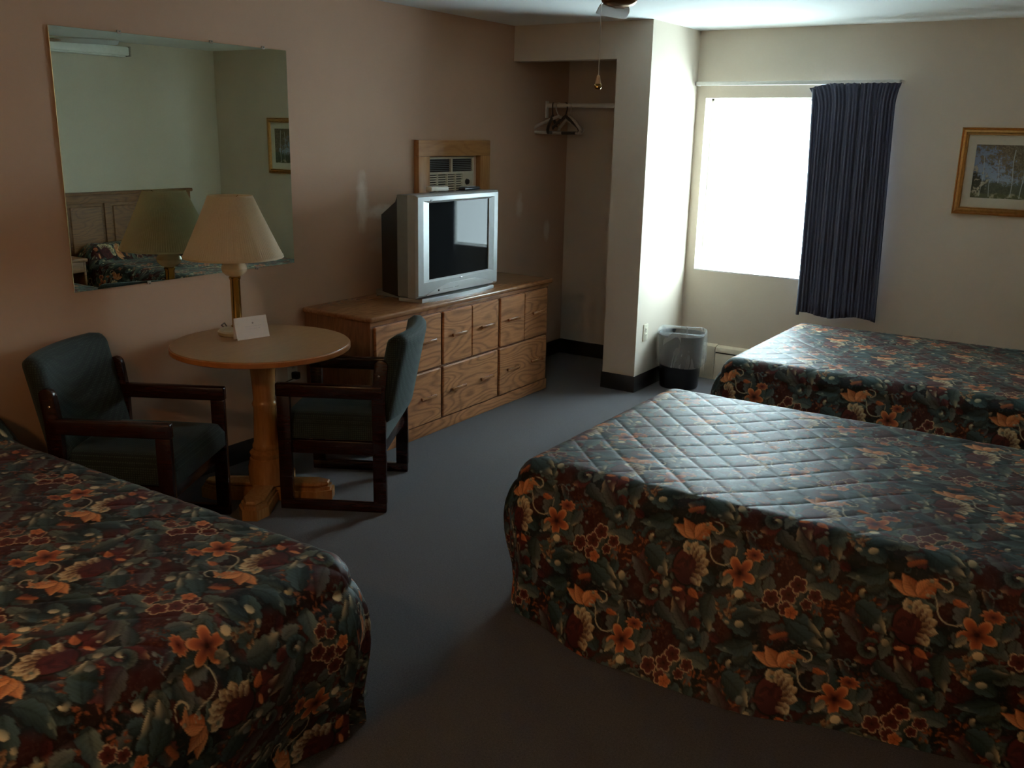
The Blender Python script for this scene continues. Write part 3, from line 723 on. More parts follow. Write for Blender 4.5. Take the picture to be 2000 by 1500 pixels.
# ------------------------------------------------------------------ lamp, card
LX, LY, LZ = 0.250, 1.845, 0.766
lp = empty('table_lamp', (LX, LY, LZ), 0, 'brass table lamp with cream pleated cone shade on the round table', 'lamp')
MB().lathe([(.088, 0), (.093, .004), (.093, .016), (.085, .024), (.04, .030), (.028, .036)], 48).build('base', 'lamp_base_beige', lp)
MB().lathe([(.028, .034), (.030, .040), (.024, .046), (.0235, .262), (.027, .268), (.028, .275), (.022, .280)], 32).build('stem', 'brass', lp)
MB().lathe([(.020, .278), (.040, .286), (.056, .302), (.061, .318), (.056, .334), (.042, .347), (.024, .354)], 40).build('ball', 'cream_ceramic', lp)
MB().lathe([(.022, .352), (.024, .358), (.018, .364), (.016, .40), (.013, .44)], 24).build('neck', 'brass', lp)
N = 480; rows = []
for i in range(N):
    a = 2 * PI * i / N; pl = 0.0011 * (1 if (i // 2) % 2 else -1)
    rows.append([((r + pl * (1 if 0 < j < 7 else 0)) * math.cos(a), (r + pl * (1 if 0 < j < 7 else 0)) * math.sin(a), z) for j, (r, z) in enumerate(
        [(.230, .372), (.229, .378), (.206, .425), (.183, .475), (.160, .525), (.137, .575), (.104, .650), (.101, .656)])])
sh = MB().grid(rows, close_u=True).build('lamp_shade', 'shade_fabric', lp, angle=3.2)
MB().lathe([(.2295, .3705), (.2325, .3705), (.2315, .380), (.2285, .380)], 72, cap=False).build('hem_band', 'shade_fabric', sh)
MB().lathe([(.1000, .649), (.1040, .649), (.1030, .657), (.0995, .657)], 72, cap=False).build('hem_band', 'shade_fabric', sh)
wr = MB()
for a in (0, 2 * PI / 3, 4 * PI / 3): wr.tube([(.012 * math.cos(a), .012 * math.sin(a), .62), (.101 * math.cos(a), .101 * math.sin(a), .652)], .0018, 6)
wr.tube([(0, 0, .43), (0, 0, .63)], .005, 8)
wr.build('shade_spider', 'brass', lp)
crd = MB().tube([(-.08, .02, .006), (-.13, .03, .006), (-.19, .06, .008), (-.215, .10, .010), (-.236, .14, -.03), (-.243, .18, -.10), (-.242, .3, -.30), (-.238, .45, -.40), (-.215, .56, -.372)], .0032, 8)
crd.build('cord', 'cord_brown', lp)

cd = empty('tent_card', (.368, 1.823, .766), -0.20, 'white folded paper card standing on the round table in front of the lamp', 'card')
W2 = .085; Hc = .098
def card_face(sgn):
    mb = MB()
    mb.box((-.0006, -W2, 0), (.0006, W2, Hc * 1.04), 0)
    return mb, Matrix.Translation((.026 if sgn > 0 else -.012, 0, 0.0006)) @ Matrix.Rotation(-.27 if sgn > 0 else .10, 4, 'Y')
for sgn, nm in ((1, 'front_leaf'), (-1, 'back_leaf')):
    mb, M = card_face(sgn); o = mb.build(nm, 'paper', cd, smooth=False); o.matrix_local = M
    if sgn == 1:
        MB().lathe([(.0045, 0), (.0045, .0004)], 14, mat=Matrix.Translation((.0006, .008, .074)) @ Matrix.Rotation(PI / 2, 4, 'Y')).build('emblem', 'paper_ink', o)
        tx = NT('faint_print'); vv = tx.coords(); f_ = tx.noise(vv, 60, 3)
        tx.set(Base_Color=tx.ramp(f_, [(0.3, (.56, .50, .47, 1)), (0.7, (.64, .58, .53, 1))]), Roughness=.8); MAT['faint_print'] = tx.m
        ln = MB(); rr = random.Random(3)
        for z, a, b in ((.058, -.035, .045), (.046, -.01, .035)):
            y = a
            while y < b:
                l_ = rr.uniform(.004, .009); ln.box((.0006, y, z), (.0009, y + l_, z + rr.uniform(.0015, .003))); y += l_ + rr.uniform(.001, .003)
        ln.build('script_lines', 'faint_print', o, smooth=False)

# ------------------------------------------------------------------ armchairs
def armchair(loc, rz, label):
    c = empty('armchair', loc, rz, label, 'chair', 'green upholstered armchairs')
    for s in (1, -1):
        y0, y1 = (.262, .292) if s > 0 else (-.292, -.262)
        MB().box((.190, y0, 0.045), (.252, y1, .552), .005).build('front_leg', 'mahogany', c)
        MB().box((-.25, y0, 0), (.252, y1, .048), .006).build('runner', 'mahogany', c)
        MB().box((-.24, y0 - .004, .548), (.256, y1 + .004, .612), .009, 3).build('arm', 'mahogany', c)
        pr_ = [(-.252, .046), (-.190, .046), (-.190, .58), (-.205, .70)]
        for k in range(0, 9):
            a = k / 8 * PI; pr_.append((-.236 + .031 * math.cos(a), .705 + .028 * math.sin(a)))
        pr_ += [(-.252, .58)]
        po = MB().prism([(x, z) for x, z in pr_], 0, .030, .004, mat=Matrix.Translation((0, y1, 0)) @ Matrix.Rotation(PI / 2, 4, 'X')).build('rear_post', 'mahogany', c)
        for z in (.66, .56):
            MB().lathe([(.006, 0), (.006, .002), (.003, .004)], 12, mat=Matrix.Translation((-.225, s * .292, z)) @ Matrix.Rotation(-s * PI / 2, 4, 'X')).build('bolt', 'steel', po)
    MB().box((.195, -.262, .27), (.220, .262, .335), .004).build('front_rail', 'mahogany', c)
    MB().box((-.235, -.262, .27), (-.210, .262, .335), .004).build('rear_rail', 'mahogany', c)
    for s in (1, -1): MB().box((-.21, s * .250 - .012, .27), (.195, s * .250 + .012, .335), .004).build('side_rail', 'mahogany', c)
    # seat cushion: crowned block, rolled front
    nx, ny = 22, 24
    def seat_pt(i, j, top):
        u, v = i / nx, j / ny; x = -.245 + .497 * u; y = -.258 + .516 * v
        e = min(u, 1 - u, v, 1 - v); r = min(1, e / .09); r = math.sqrt(max(0, 1 - (1 - r) ** 2))
        return (x, y, (.405 + .052 * r + .012 * math.sin(PI * v) * math.sin(PI * u)) if top else .334 + .01 * (1 - r))
    top = [[seat_pt(i, j, True) for j in range(ny + 1)] for i in range(nx + 1)]
    bot = [[seat_pt(i, j, False) for j in range(ny + 1)] for i in range(nx + 1)]
    mb = MB(); bm = mb.bm
    VT = [[bm.verts.new(p) for p in r] for r in top]; VB = [[bm.verts.new(p) for p in r] for r in bot]
    for i in range(nx):
        for j in range(ny):
            bm.faces.new((VT[i][j], VT[i + 1][j], VT[i + 1][j + 1], VT[i][j + 1])); bm.faces.new((VB[i][j], VB[i][j + 1], VB[i + 1][j + 1], VB[i + 1][j]))
    ring = [(i, 0) for i in range(nx)] + [(nx, j) for j in range(ny)] + [(i, ny) for i in range(nx, 0, -1)] + [(0, j) for j in range(ny, 0, -1)]
    for (a, b), (d, e) in zip(ring, ring[1:] + ring[:1]): bm.faces.new((VT[a][b], VB[a][b], VB[d][e], VT[d][e]))
    mb.build('seat', 'green_weave', c, angle=0.9)
    # backrest: curved padded slab leaning back, rounded rim
    ny, nz = 26, 22; mb = MB(); bm = mb.bm
    def back_pt(j, k, s):
        v, w_ = j / ny, k / nz
        y = -.278 + .556 * v; z = .425 + .420 * w_
        e = min(v, 1 - v) * .556; g = min(w_, 1 - w_) * .420; d = min(e, g, .04) / .04
        th_ = .014 + .030 * math.sqrt(max(0, 1 - (1 - d) ** 2))
        xc = -.222 - .050 * (1 - (2 * v - 1) ** 2) - .085 * (w_ - .1) + .0
        cr = .04; # soften outline at the upper corners
        if z > .845 - cr and abs(y) > .278 - cr:
            dy, dz = abs(y) - (.278 - cr), z - (.845 - cr); dd = math.hypot(dy, dz)
            mx_ = max(dy, dz); f_ = mx_ / dd if dd > 1e-6 else 1
            y = math.copysign(.278 - cr + dy * f_, y); z = .845 - cr + dz * f_
        return (xc + s * th_, y, z)
    VF = [[bm.verts.new(back_pt(j, k, 1)) for k in range(nz + 1)] for j in range(ny + 1)]
    VK = [[bm.verts.new(back_pt(j, k, -1)) for k in range(nz + 1)] for j in range(ny + 1)]
    for j in range(ny):
        for k in range(nz):
            bm.faces.new((VF[j][k], VF[j + 1][k], VF[j + 1][k + 1], VF[j][k + 1])); bm.faces.new((VK[j][k], VK[j][k + 1], VK[j + 1][k + 1], VK[j + 1][k]))
    ring = [(j, 0) for j in range(ny)] + [(ny, k) for k in range(nz)] + [(j, nz) for j in range(ny, 0, -1)] + [(0, k) for k in range(nz, 0, -1)]
    for (a, b), (d, e) in zip(ring, ring[1:] + ring[:1]): bm.faces.new((VF[a][b], VK[a][b], VK[d][e], VF[d][e]))
    mb.build('backrest', 'green_weave', c, angle=1.0)
    return c
armchair((0.425, 1.165, 0), math.atan2(.483, .875), 'green upholstered armchair with dark wooden arms against the wall left of the table')
armchair((0.72, 2.088, 0), math.atan2(-.49, -.87), 'green upholstered armchair pulled up to the round table, back towards the dresser')

# ------------------------------------------------------------------ dresser
dr = empty('dresser', (0.0, 3.423, 0), 0, 'long low oak dresser with six drawers carrying the television', 'dresser')
Y0, Y1 = -.905, .905
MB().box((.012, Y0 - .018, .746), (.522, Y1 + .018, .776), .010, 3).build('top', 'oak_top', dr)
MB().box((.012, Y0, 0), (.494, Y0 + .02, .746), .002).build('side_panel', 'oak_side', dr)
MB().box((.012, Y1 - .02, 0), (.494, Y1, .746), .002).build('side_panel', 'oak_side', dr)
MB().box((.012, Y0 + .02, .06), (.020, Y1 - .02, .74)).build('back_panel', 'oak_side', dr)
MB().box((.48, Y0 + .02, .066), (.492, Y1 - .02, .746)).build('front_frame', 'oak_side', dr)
MB().box((.48, Y0, 0), (.502, Y1, .070), .002).build('plinth', 'oak', dr)
MB().box((.486, Y0 + .0, .722), (.498, Y1, .746), .002).build('top_rail', 'oak', dr)
cw = (Y1 - Y0 - .036) / 3
for ci in range(3):
    for ri, (z0, z1) in enumerate(((.400, .716), (.078, .388))):
        a = Y0 + .018 + ci * cw + .006; b = a + cw - .020
        d = empty('drawer', (.492, (a + b) / 2, z0)); d.parent = dr
        hw_ = (b - a) / 2; hh = z1 - z0
        if ri == 0:
            MB().box((0, -hw_, 0), (.020, -.0015, hh), .006, 1).build('drawer_front', 'oak', d)
            MB().box((0, .0015, 0), (.020, hw_, hh), .006, 1).build('drawer_front', 'oak', d)
            MB().box((0, -.002, .004), (.014, .002, hh - .004)).build('groove', 'oak_side', d)
        else:
            MB().box((0, -hw_, 0), (.020, hw_, hh), .006, 1).build('drawer_front', 'oak', d)
        for hy_ in (-hw_ * .52, hw_ * .52):
            z = hh * .52 if ri == 0 else hh * .50
            k = MB()
            k.box((.034, hy_ - .068, z - .004), (.044, hy_ + .068, z + .013), .003)
            k.box((.018, hy_ - .055, z - .003), (.038, hy_ - .040, z + .010), .002).box((.018, hy_ + .040, z - .003), (.038, hy_ + .055, z + .010), .002)
            k.build('handle', 'oak_top', d)

# ------------------------------------------------------------------ television
tv = empty('television', (0.0, 3.37, .776), 0, 'silver tube television standing on the oak dresser', 'television')
hw_ = .405; z0, z1 = .032, .610; XF = .452
sy0, sy1, sz0, sz1 = -.290, .302, .128, .563      # screen
# bezel ring with faces sloping in to the screen
def ringpts(x, y0, y1, z0_, z1_): return [(x, y0, z0_), (x, y1, z0_), (x, y1, z1_), (x, y0, z1_)]
mb = MB(); bm = mb.bm
R0 = [bm.verts.new(p) for p in ringpts(.385, -hw_, hw_, z0, z1)]
R1 = [bm.verts.new(p) for p in ringpts(XF - .012, -hw_, hw_, z0, z1)]
R2 = [bm.verts.new(p) for p in ringpts(XF, -hw_ + .012, hw_ - .012, z0 + .012, z1 - .012)]
R3 = [bm.verts.new(p) for p in ringpts(XF + .004, -hw_ + .055, hw_ - .055, sz0 - .012, z1 - .035)]
R4 = [bm.verts.new(p) for p in ringpts(XF - .004, sy0, sy1, sz0, sz1)]
R5 = [bm.verts.new(p) for p in ringpts(XF - .02, sy0, sy1, sz0, sz1)]
for A, B in ((R0, R1), (R1, R2), (R2, R3), (R3, R4), (R4, R5)):
    for i in range(4): bm.faces.new((A[i], A[(i + 1) % 4], B[(i + 1) % 4], B[i]))
mb.build('bezel', 'silver_plastic', tv, angle=0.2)
MB().box((XF - .03, sy0 - .002, sz0 - .002), (XF - .010, sy1 + .002, sz1 + .002)).build('screen', 'tv_screen', tv, smooth=False)
MB().box((.305, -hw_ + .002, z0 + .002), (.388, hw_ - .002, z1 - .002), .006).build('front_shell', 'grey_plastic', tv)
# back shell tapering towards the wall
mb = MB(); bm = mb.bm
secs = [(.306, -.395, .395, .03, .600), (.20, -.36, .36, .03, .56), (.115, -.31, .31, .03, .485), (.112, -.31, .31, .03, .26), ]
A = [bm.verts.new(p) for p in ringpts(.306, -.398, .398, .03, .602)]
B = [bm.verts.new(p) for p in ringpts(.285, -.390, .390, .03, .565)]
Cc = [bm.verts.new(p) for p in ringpts(.115, -.315, .315, .03, .480)]
for P_, Q_ in ((A, B), (B, Cc)):
    for i in range(4): bm.faces.new((P_[i], P_[(i + 1) % 4], Q_[(i + 1) % 4], Q_[i]))
bm.faces.new(Cc)
mb.build('back_shell', 'black_plastic', tv, angle=0.3)
MB().box((.05, -.30, .0), (.40, .30, .034), .004).build('foot', 'grey_plastic', tv)
mb = MB().prism([(.30, -.385), (.452, -.36), (.466, -.25), (.470, 0), (.466, .25), (.452, .36), (.30, .385)], .0, .024, .006)
mb.build('stand_plinth', 'silver_plastic', tv)
# arched control flap along the bottom
pts = []
for i in range(25):
    u = i / 24; y = -.322 + .666 * u
    pts.append((y, .046 + .046 * min(1, math.sin(PI * u) * 1.25) ** .9))
poly = [(-.322, .040)] + pts + [(.344, .040)]
poly2 = [(y, z) for y, z in poly]
mb = MB().prism(poly2, 0, .008, .002, mat=Matrix(((0, 0, 1, XF - .001), (1, 0, 0, 0), (0, 1, 0, 0), (0, 0, 0, 1))))
flp = mb.build('control_flap', 'silver_panel', tv)
MB().lathe([(.006, 0), (.006, .003), (.004, .004)], 14, mat=Matrix.Translation((XF + .007, -.215, .060)) @ Matrix.Rotation(PI / 2, 4, 'Y')).build('power_button', 'black_plastic', flp)
k = MB()
for i in range(9): k.box((XF + .007, -.175 + i * .011, .060), (XF + .0076, -.169 + i * .011, .063))
for i in range(4): k.box((XF + .007, -.055 + i * .009, .061), (XF + .0076, -.050 + i * .009, .064))
k.build('button_captions', 'grey_plastic', flp, smooth=False)['kind'] = 'stuff'
MB().box((XF + .0, -.008, .1095), (XF + .0055, .022, .1145), .001).build('badge', 'steel', tv)
MB().box((XF + .002, -.288, .570), (XF + .0045, -.262, .582), .001).build('sticker', 'grey_plastic', tv)
# things on the television
rm = empty('remote_control', (.30, 3.345, 1.3865), 1.45, 'white remote control lying on top of the television', 'remote')
MB().box((-.075, -.026, 0), (.075, .026, .030), .010, 3).build('case', 'white_remote', rm)
k = MB()
for i in range(6):
    for j in (-1, 0, 1): k.box((-.06 + i * .018, j * .013 - .004, .0295), (-.05 + i * .018, j * .013 + .004, .0315))
k.build('buttons', 'grey_plastic', rm)['kind'] = 'stuff'
rm = empty('remote_control', (.335, 3.62, 1.3865), 1.7, 'black remote control lying on the right end of the television', 'remote')
MB().box((-.10, -.024, 0), (.10, .024, .020), .008, 3).build('case', 'black_plastic', rm)
k = MB()
for i in range(8):
    for j in (-1, 0, 1): k.box((-.085 + i * .018, j * .013 - .004, .0195), (-.075 + i * .018, j * .013 + .004, .0215))
k.build('buttons', 'grey_plastic', rm)['kind'] = 'stuff'

# ------------------------------------------------------------------ air conditioner in a pine surround
AY0, AY1, AZ1, AZ0 = 3.495, 4.264, 1.676, 1.12
fr_ = empty('pine_surround', (0, (AY0 + AY1) / 2, AZ0), 0, 'plain pine board surround on the wall above the television', 'frame')
hy = (AY1 - AY0) / 2; hz = AZ1 - AZ0
MB().box((0, -hy, hz - .098), (.040, hy, hz), .003).build('board', 'pine_across', fr_)
MB().box((0, -hy, 0), (.040, hy, .098), .003).build('board', 'pine_across', fr_)
MB().box((0, -hy, .098), (.039, -hy + .112, hz - .098), .003).build('board', 'pine', fr_)
MB().box((0, hy - .112, .098), (.039, hy, hz - .098), .003).build('board', 'pine', fr_)
ac = empty('air_conditioner', (.001, 3.855, AZ0 + .10), 0, 'beige window air conditioner set in the pine surround', 'air conditioner')
aw, ah = .245, .352
MB().box((0, -aw, 0), (.006, aw, ah), .002).build('back_panel', 'dark_slot', ac)
k = MB(); xf = .020
k.box((.004, -aw, ah - .012), (xf, aw, ah), .002).box((.004, -aw, 0), (xf, aw, .012), .002).box((.004, aw - .014, 0), (xf, aw, ah), .002).box((.004, -aw, 0), (xf, -aw + .012, ah), .002)
k.box((.004, -aw, .242), (xf, aw, .258), .002).box((.004, -.008, .25), (xf, .012, ah), .002)
k.build('front_frame', 'ivory_plastic', ac)
k = MB()
for i in range(7): k.box((.004, -aw + .01, .266 + i * .0115), (.013, aw - .01, .2695 + i * .0115))
k.build('outlet_louvres', 'grey_plastic', ac)['kind'] = 'stuff'
lv = MB()
for i in range(15): MB_y = lv.box((.006, -aw + .01, .018 + i * .0150), (.017, .120, .0265 + i * .0150), .001, 1)
lv.build('intake_grille', 'ivory_plastic', ac)['kind'] = 'stuff'
k = MB()
for y in (-.145, -.045, .045): k.box((.006, y - .005, .012), (.0195, y + .005, .242), .001)
k.build('grille_ribs', 'ivory_plastic', ac)['kind'] = 'stuff'
cpn = MB().box((.004, .120, .010), (.019, aw - .012, .244), .002).build('control_panel', 'ivory_plastic', ac)
for z, r in ((.190, .020), (.125, .014), (.085, .014)):
    MB().lathe([(r, 0), (r * .9, .010), (r * .5, .011)], 18, mat=Matrix.Translation((.019, .168, z)) @ Matrix.Rotation(PI / 2, 4, 'Y')).build('knob', 'dark_slot', cpn)

# ------------------------------------------------------------------ closet rod and hangers
cr = empty('closet_rod', (0, 5.045, 1.93), 0, 'white closet rod inside the alcove', 'rod')
MB().tube([(.004, 0, 0), (XC1 - .004, 0, 0)], .016, 16).build('rod', 'white_trim', cr)
MB().box((0, -.02, -.09), (.008, .02, .03), .003).build('bracket', 'white_trim', cr)
MB().box((XC1 - .008, -.02, -.09), (XC1, .02, .03), .003).build('bracket', 'white_trim', cr)
def hanger(x, rz, mat, label, tilt=0.0, sz=1.0):
    h = empty('hanger', (x, 5.045, 1.949), rz, label, 'hanger', 'hangers on the closet rod')
    r = .0045
    hook = [(0.0 + .021 * math.cos(a), 0, -.021 + .021 * math.sin(a) + .0) for a in np.linspace(-.5, PI, 12)]
    hook = [(x_, 0, z_) for x_, _, z_ in hook] + [(-.021, 0, -.045), (-.008, 0, -.075), (0, 0, -.095)]
    MB().tube([(p[1], p[0], p[2]) for p in hook], r, 8).build('hook', mat, h)
    w_ = .205 * sz
    body = [(0, 0, -.095), (0, w_ * .5, -.135), (0, w_ * .92, -.175), (0, w_, -.195), (0, w_ * .93, -.212), (0, 0, -.214), (0, -w_ * .93, -.212), (0, -w_, -.195), (0, -w_ * .92, -.175), (0, -w_ * .5, -.135), (0, 0, -.095)]
    MB().tube(body, .0115, 8, cap=False).build('body', mat, h)
    k = MB().box((-.004, -w_ * .55, -.150), (.004, -w_ * .45, -.130), .002).box((-.004, w_ * .45, -.150), (.004, w_ * .55, -.130), .002)
    k.build('notches', mat, h)['kind'] = 'stuff'
hanger(.055, .38, 'hanger_dark', 'dark plastic hanger nearest the wall on the closet rod')
hanger(.105, -.62, 'hanger_grey', 'grey plastic hanger turned askew on the closet rod')
hanger(.165, 1.05, 'hanger_dark', 'dark plastic hanger at the right of the bunch, seen almost flat on')
hanger(.200, .92, 'hanger_grey', 'grey plastic hanger at the right of the bunch on the closet rod')

# ------------------------------------------------------------------ curtain and traverse rod
cu = empty('curtain', (2.16, 5.27, 0), 0, 'navy pleated curtain drawn to the right of the window', 'curtain')
xa, xb = 1.893, 2.418; NUc, NZc = 240, 44; rows = []
rr = np.random.RandomState(5)
phs = rr.rand(6) * 6
for i in range(NUc + 1):
    u = i / NUc; row = []
    for j in range(NZc + 1):
        w_ = j / NZc                       # 0 top, 1 bottom
        zt = 2.082 - .004 * abs(math.sin(u * PI * 14)) - (.030 * max(0, 1 - u / .22)) ; zb = .570 + .012 * math.sin(u * 9 + 1) + .006 * u
        z = zt + (zb - zt) * w_
        lft = xa + .0 - .030 * math.exp(-w_ / .03) + .018 * min(1, w_ / .08) + .018 * w_
        rgt = xb + .016 * math.exp(-w_ / .03) - .014 * min(1, w_ / .08) + .045 * w_
        x = lft + (rgt - lft) * u
        amp = .0042 * (1 - .2 * w_)
        ph_ = u * 2 * PI * 24 + .8 * math.sin(u * 5 + phs[0]) + .35 * w_ * math.sin(u * 11 + phs[1])
        s_ = math.sin(ph_)
        y = 5.272 + amp * math.copysign(abs(s_) ** .7, s_) + .007 * math.sin(u * 33 + w_ * 1.5 + phs[2]) + .004 * math.sin(u * 71 + phs[3])
        if u < .05: y += .0
        row.append((x - 2.16, y - 5.27, z))
    rows.append(row)
cobj = MB().grid(rows).build('panel', 'curtain_navy', cu, angle=3.2)
so = cobj.modifiers.new('thickness', 'SOLIDIFY'); so.thickness = .0025; so.offset = 0
# dark lining hem folded at the window edge
rows = []
for j in range(NZc + 1):
    w_ = j / NZc; z = 2.045 + (.560 - 2.045) * w_
    x = xa - .004 + .036 * w_ + .010 * math.sin(w_ * 3)
    rows.append([(x - 2.16 + d * .9, .010 + dy, z) for d, dy in ((.020, -.012), (.004, -.016), (-.006, -.004), (-.004, .012), (.010, .022))])
h_ = MB().grid(rows).build('leading_edge', 'curtain_navy', cu, angle=3.2)
so = h_.modifiers.new('thickness', 'SOLIDIFY'); so.thickness = .0025; so.offset = 0
rd = empty('curtain_rod', (1.06, 5.32, 2.085), 0, 'white traverse curtain rod above the window', 'curtain rod')
MB().box((0, -.038, -.012), (1.37, -.022, .014), .003).build('track', 'white_trim', rd)
for x in (0, 1.355): MB().box((x, -.038, -.012), (x + .015, .04, .014), .003).build('return_bracket', 'white_trim', rd)
MB().box((.68, -.022, -.006), (.70, .04, .012), .002).build('centre_support', 'white_trim', rd)

# ------------------------------------------------------------------ framed picture
PX0, PX1, PZ0, PZ1 = 2.805, 3.340, 1.300, 1.820
pic = empty('framed_picture', ((PX0 + PX1) / 2, YW, PZ0), 0, 'gold framed landscape print with pale mat on the window wall', 'picture')
hw_ = (PX1 - PX0) / 2; hh = PZ1 - PZ0; fwid = .045
def mould(a, b, c_, d_):
    """mitred moulding between outer corners a,b and inner corners c_,d_"""
    prof_ = [(0, 0), (0, .012), (.10, .020), (.22, .016), (.34, .026), (.60, .030), (.80, .020), (.92, .022), (1, .014), (1, 0)]
    rows = []
    for (o_, i_) in ((a, d_), (b, c_)):
        rows.append([(o_[0] + (i_[0] - o_[0]) * t_, -dpt, o_[1] + (i_[1] - o_[1]) * t_) for t_, dpt in prof_])
    return MB().grid(rows)
O = [(-hw_, 0), (hw_, 0), (hw_, hh), (-hw_, hh)]; I = [(-hw_ + fwid, fwid), (hw_ - fwid, fwid), (hw_ - fwid, hh - fwid), (-hw_ + fwid, hh - fwid)]
for i in range(4):
    mould(O[i], O[(i + 1) % 4], I[(i + 1) % 4], I[i]).build('frame_rail', 'gold_frame', pic, angle=0.5)
MB().box((-hw_ + .01, -.006, .01), (hw_ - .01, 0, hh - .01)).build('backing', 'grey_plastic', pic)
mo = MB(); a0, a1, b0, b1 = -hw_ + fwid - .004, hw_ - fwid + .004, fwid - .004, hh - fwid + .004
q0, q1, r0, r1 = -hw_ + fwid + .048, hw_ - fwid - .048, fwid + .058, hh - fwid - .055
mo.box((a0, -.010, b0), (q0, -.006, b1)).box((q1, -.010, b0), (a1, -.006, b1)).box((q0, -.010, b0), (q1, -.006, r0)).box((q0, -.010, r1), (q1, -.006, b1))
mo.build('mat', 'mat_board', pic, smooth=False)
# landscape print: colour attribute on a fine grid
nxp, nzp = 260, 230
gx, gz = np.meshgrid(np.linspace(0, 1, nxp), np.linspace(0, 1, nzp), indexing='ij')
rp = np.random.RandomState(11)
def gn(n):
    g = rp.rand(n + 2, n + 2); x = gx * n; y = gz * n; x0 = np.floor(x).astype(int); y0_ = np.floor(y).astype(int); fx = x - x0; fy = y - y0_
    x0 = np.clip(x0, 0, n); y0_ = np.clip(y0_, 0, n)
    fx = fx * fx * (3 - 2 * fx); fy = fy * fy * (3 - 2 * fy)
    return (g[x0, y0_] * (1 - fx) + g[x0 + 1, y0_] * fx) * (1 - fy) + (g[x0, y0_ + 1] * (1 - fx) + g[x0 + 1, y0_ + 1] * fx) * fy
n8, n20, n60 = gn(8), gn(17) * .65 + gn(43) * .35, gn(53) * .5 + gn(97) * .5
mixc = lambda a, b, f_: a * (1 - f_[..., None]) + b * f_[..., None]
K3 = lambda *a: np.array(a, float)
im = mixc(K3(.28, .36, .48) + 0 * gx[..., None], K3(.16, .22, .36) + 0 * gx[..., None], np.clip(gz * 1.1 - .2, 0, 1))
fol = np.clip((gx * .75 + gz * .75 - .62 + (n20 - .5) * .7 + (n60 - .5) * .5) * 4, 0, 1)
im = mixc(im, mixc(K3(.10, .075, .04) + 0 * im, K3(.24, .19, .12) + 0 * im, np.clip((n60 - .30) * 1.6, 0, 1)), fol)
tl_ = np.clip((.58 - gz - gx * .8 + (n20 - .5) * .35) * 9, 0, 1); im = mixc(im, mixc(K3(.045, .05, .03) + 0 * im, K3(.40, .36, .26) + 0 * im, np.clip((n20 - .62) * 8, 0, 1)), tl_)
mid_ = np.clip((.34 + .10 * (n8 - .5) + .10 * (n60 - .5) - gz) * 18, 0, 1) * np.clip((gx - .18) * 12, 0, 1); im = mixc(im, mixc(K3(.05, .065, .045) + 0 * im, K3(.12, .13, .08) + 0 * im, n60), mid_)
gr = np.clip((.10 + .03 * n20 - gz) * 30, 0, 1); im = mixc(im, mixc(K3(.10, .11, .05) + 0 * im, K3(.38, .35, .24) + 0 * im, np.clip((n20 - .5) * 4, 0, 1)), gr)
for bx, b0_, b1_, wd in ((.16, .04, .78, .006), (.29, .04, .36, .006), (.40, .30, .72, .006), (.62, .05, .9, .008), (.78, .03, .95, .009)):
    cxp = bx + .012 * np.sin(gz * 7 + bx * 30); f_ = np.clip((wd - np.abs(gx - cxp)) / .004, 0, 1) * (gz > b0_) * (gz < b1_); im = mixc(im, K3(.45, .48, .48) + 0 * im, f_ * .8)
PP = np.stack([q0 - .004 + gx * (q1 - q0 + .008), np.full_like(gx, -.0075), r0 - .004 + gz * (r1 - r0 + .008)], -1).reshape(-1, 3)
ii = np.arange(nxp * nzp).reshape(nxp, nzp)
FF = np.stack([ii[:-1, :-1], ii[1:, :-1], ii[1:, 1:], ii[:-1, 1:]], -1).reshape(-1, 4)
me = bpy.data.meshes.new('print'); me.from_pydata(PP.tolist(), [], FF.tolist())
at = me.color_attributes.new('print', 'FLOAT_COLOR', 'POINT'); at.data.foreach_set('color', np.concatenate([im.reshape(-1, 3), np.ones((nxp * nzp, 1))], 1).astype(np.float32).ravel())
me.materials.append(MAT['picture_print']); link(bpy.data.objects.new('print', me), pic)

# ------------------------------------------------------------------ baseboard heater
he = empty('baseboard_heater', (1.075, YW, 0), 0, 'cream metal baseboard heater under the window', 'heater')
HL = 2.95
pf = [(0, .012), (-.062, .012), (-.062, .205), (-.050, .238), (0, .250)]
def hprism(x0, x1, poly): return MB().prism([(y, z) for y, z in poly], 0, x1 - x0, mat=Matrix(((0, 0, 1, x0), (1, 0, 0, 0), (0, 1, 0, 0), (0, 0, 0, 1))))
seg = [(0.0, .20), (.203, .275)] + [(.278 + i * .89, .278 + (i + 1) * .89 - .003) for i in range(3)]
hprism(.0, .20, [(0, .0), (-.064, .0), (-.064, .207), (-.052, .243), (0, .254)]).build('end_cap', 'cream_metal', he)
hprism(.203, .275, [(0, .0), (-.0645, .0), (-.0645, .207), (-.052, .244), (0, .255)]).build('splice_cover', 'cream_metal', he)
for a, b in seg[2:]:
    hprism(a, b, [(-.012, .045), (-.060, .045), (-.060, .190), (-.056, .196), (-.012, .196)]).build('front_cover', 'cream_metal', he)
    hprism(a, b, [(0, .208), (-.060, .208), (-.060, .216), (-.050, .240), (0, .250)]).build('top_cover', 'cream_metal', he)
    hprism(a, b, [(0, .0), (-.010, .0), (-.010, .22), (0, .22)]).build('back_plate', 'cream_metal', he)
    hprism(a, b, [(-.010, .19), (-.050, .19), (-.050, .208), (-.010, .208)]).build('fin_slot', 'dark_slot', he)
    hprism(a, a + .12, [(-.010, .0), (-.060, .0), (-.060, .045), (-.010, .045)]).build('foot_bracket', 'cream_metal', he)

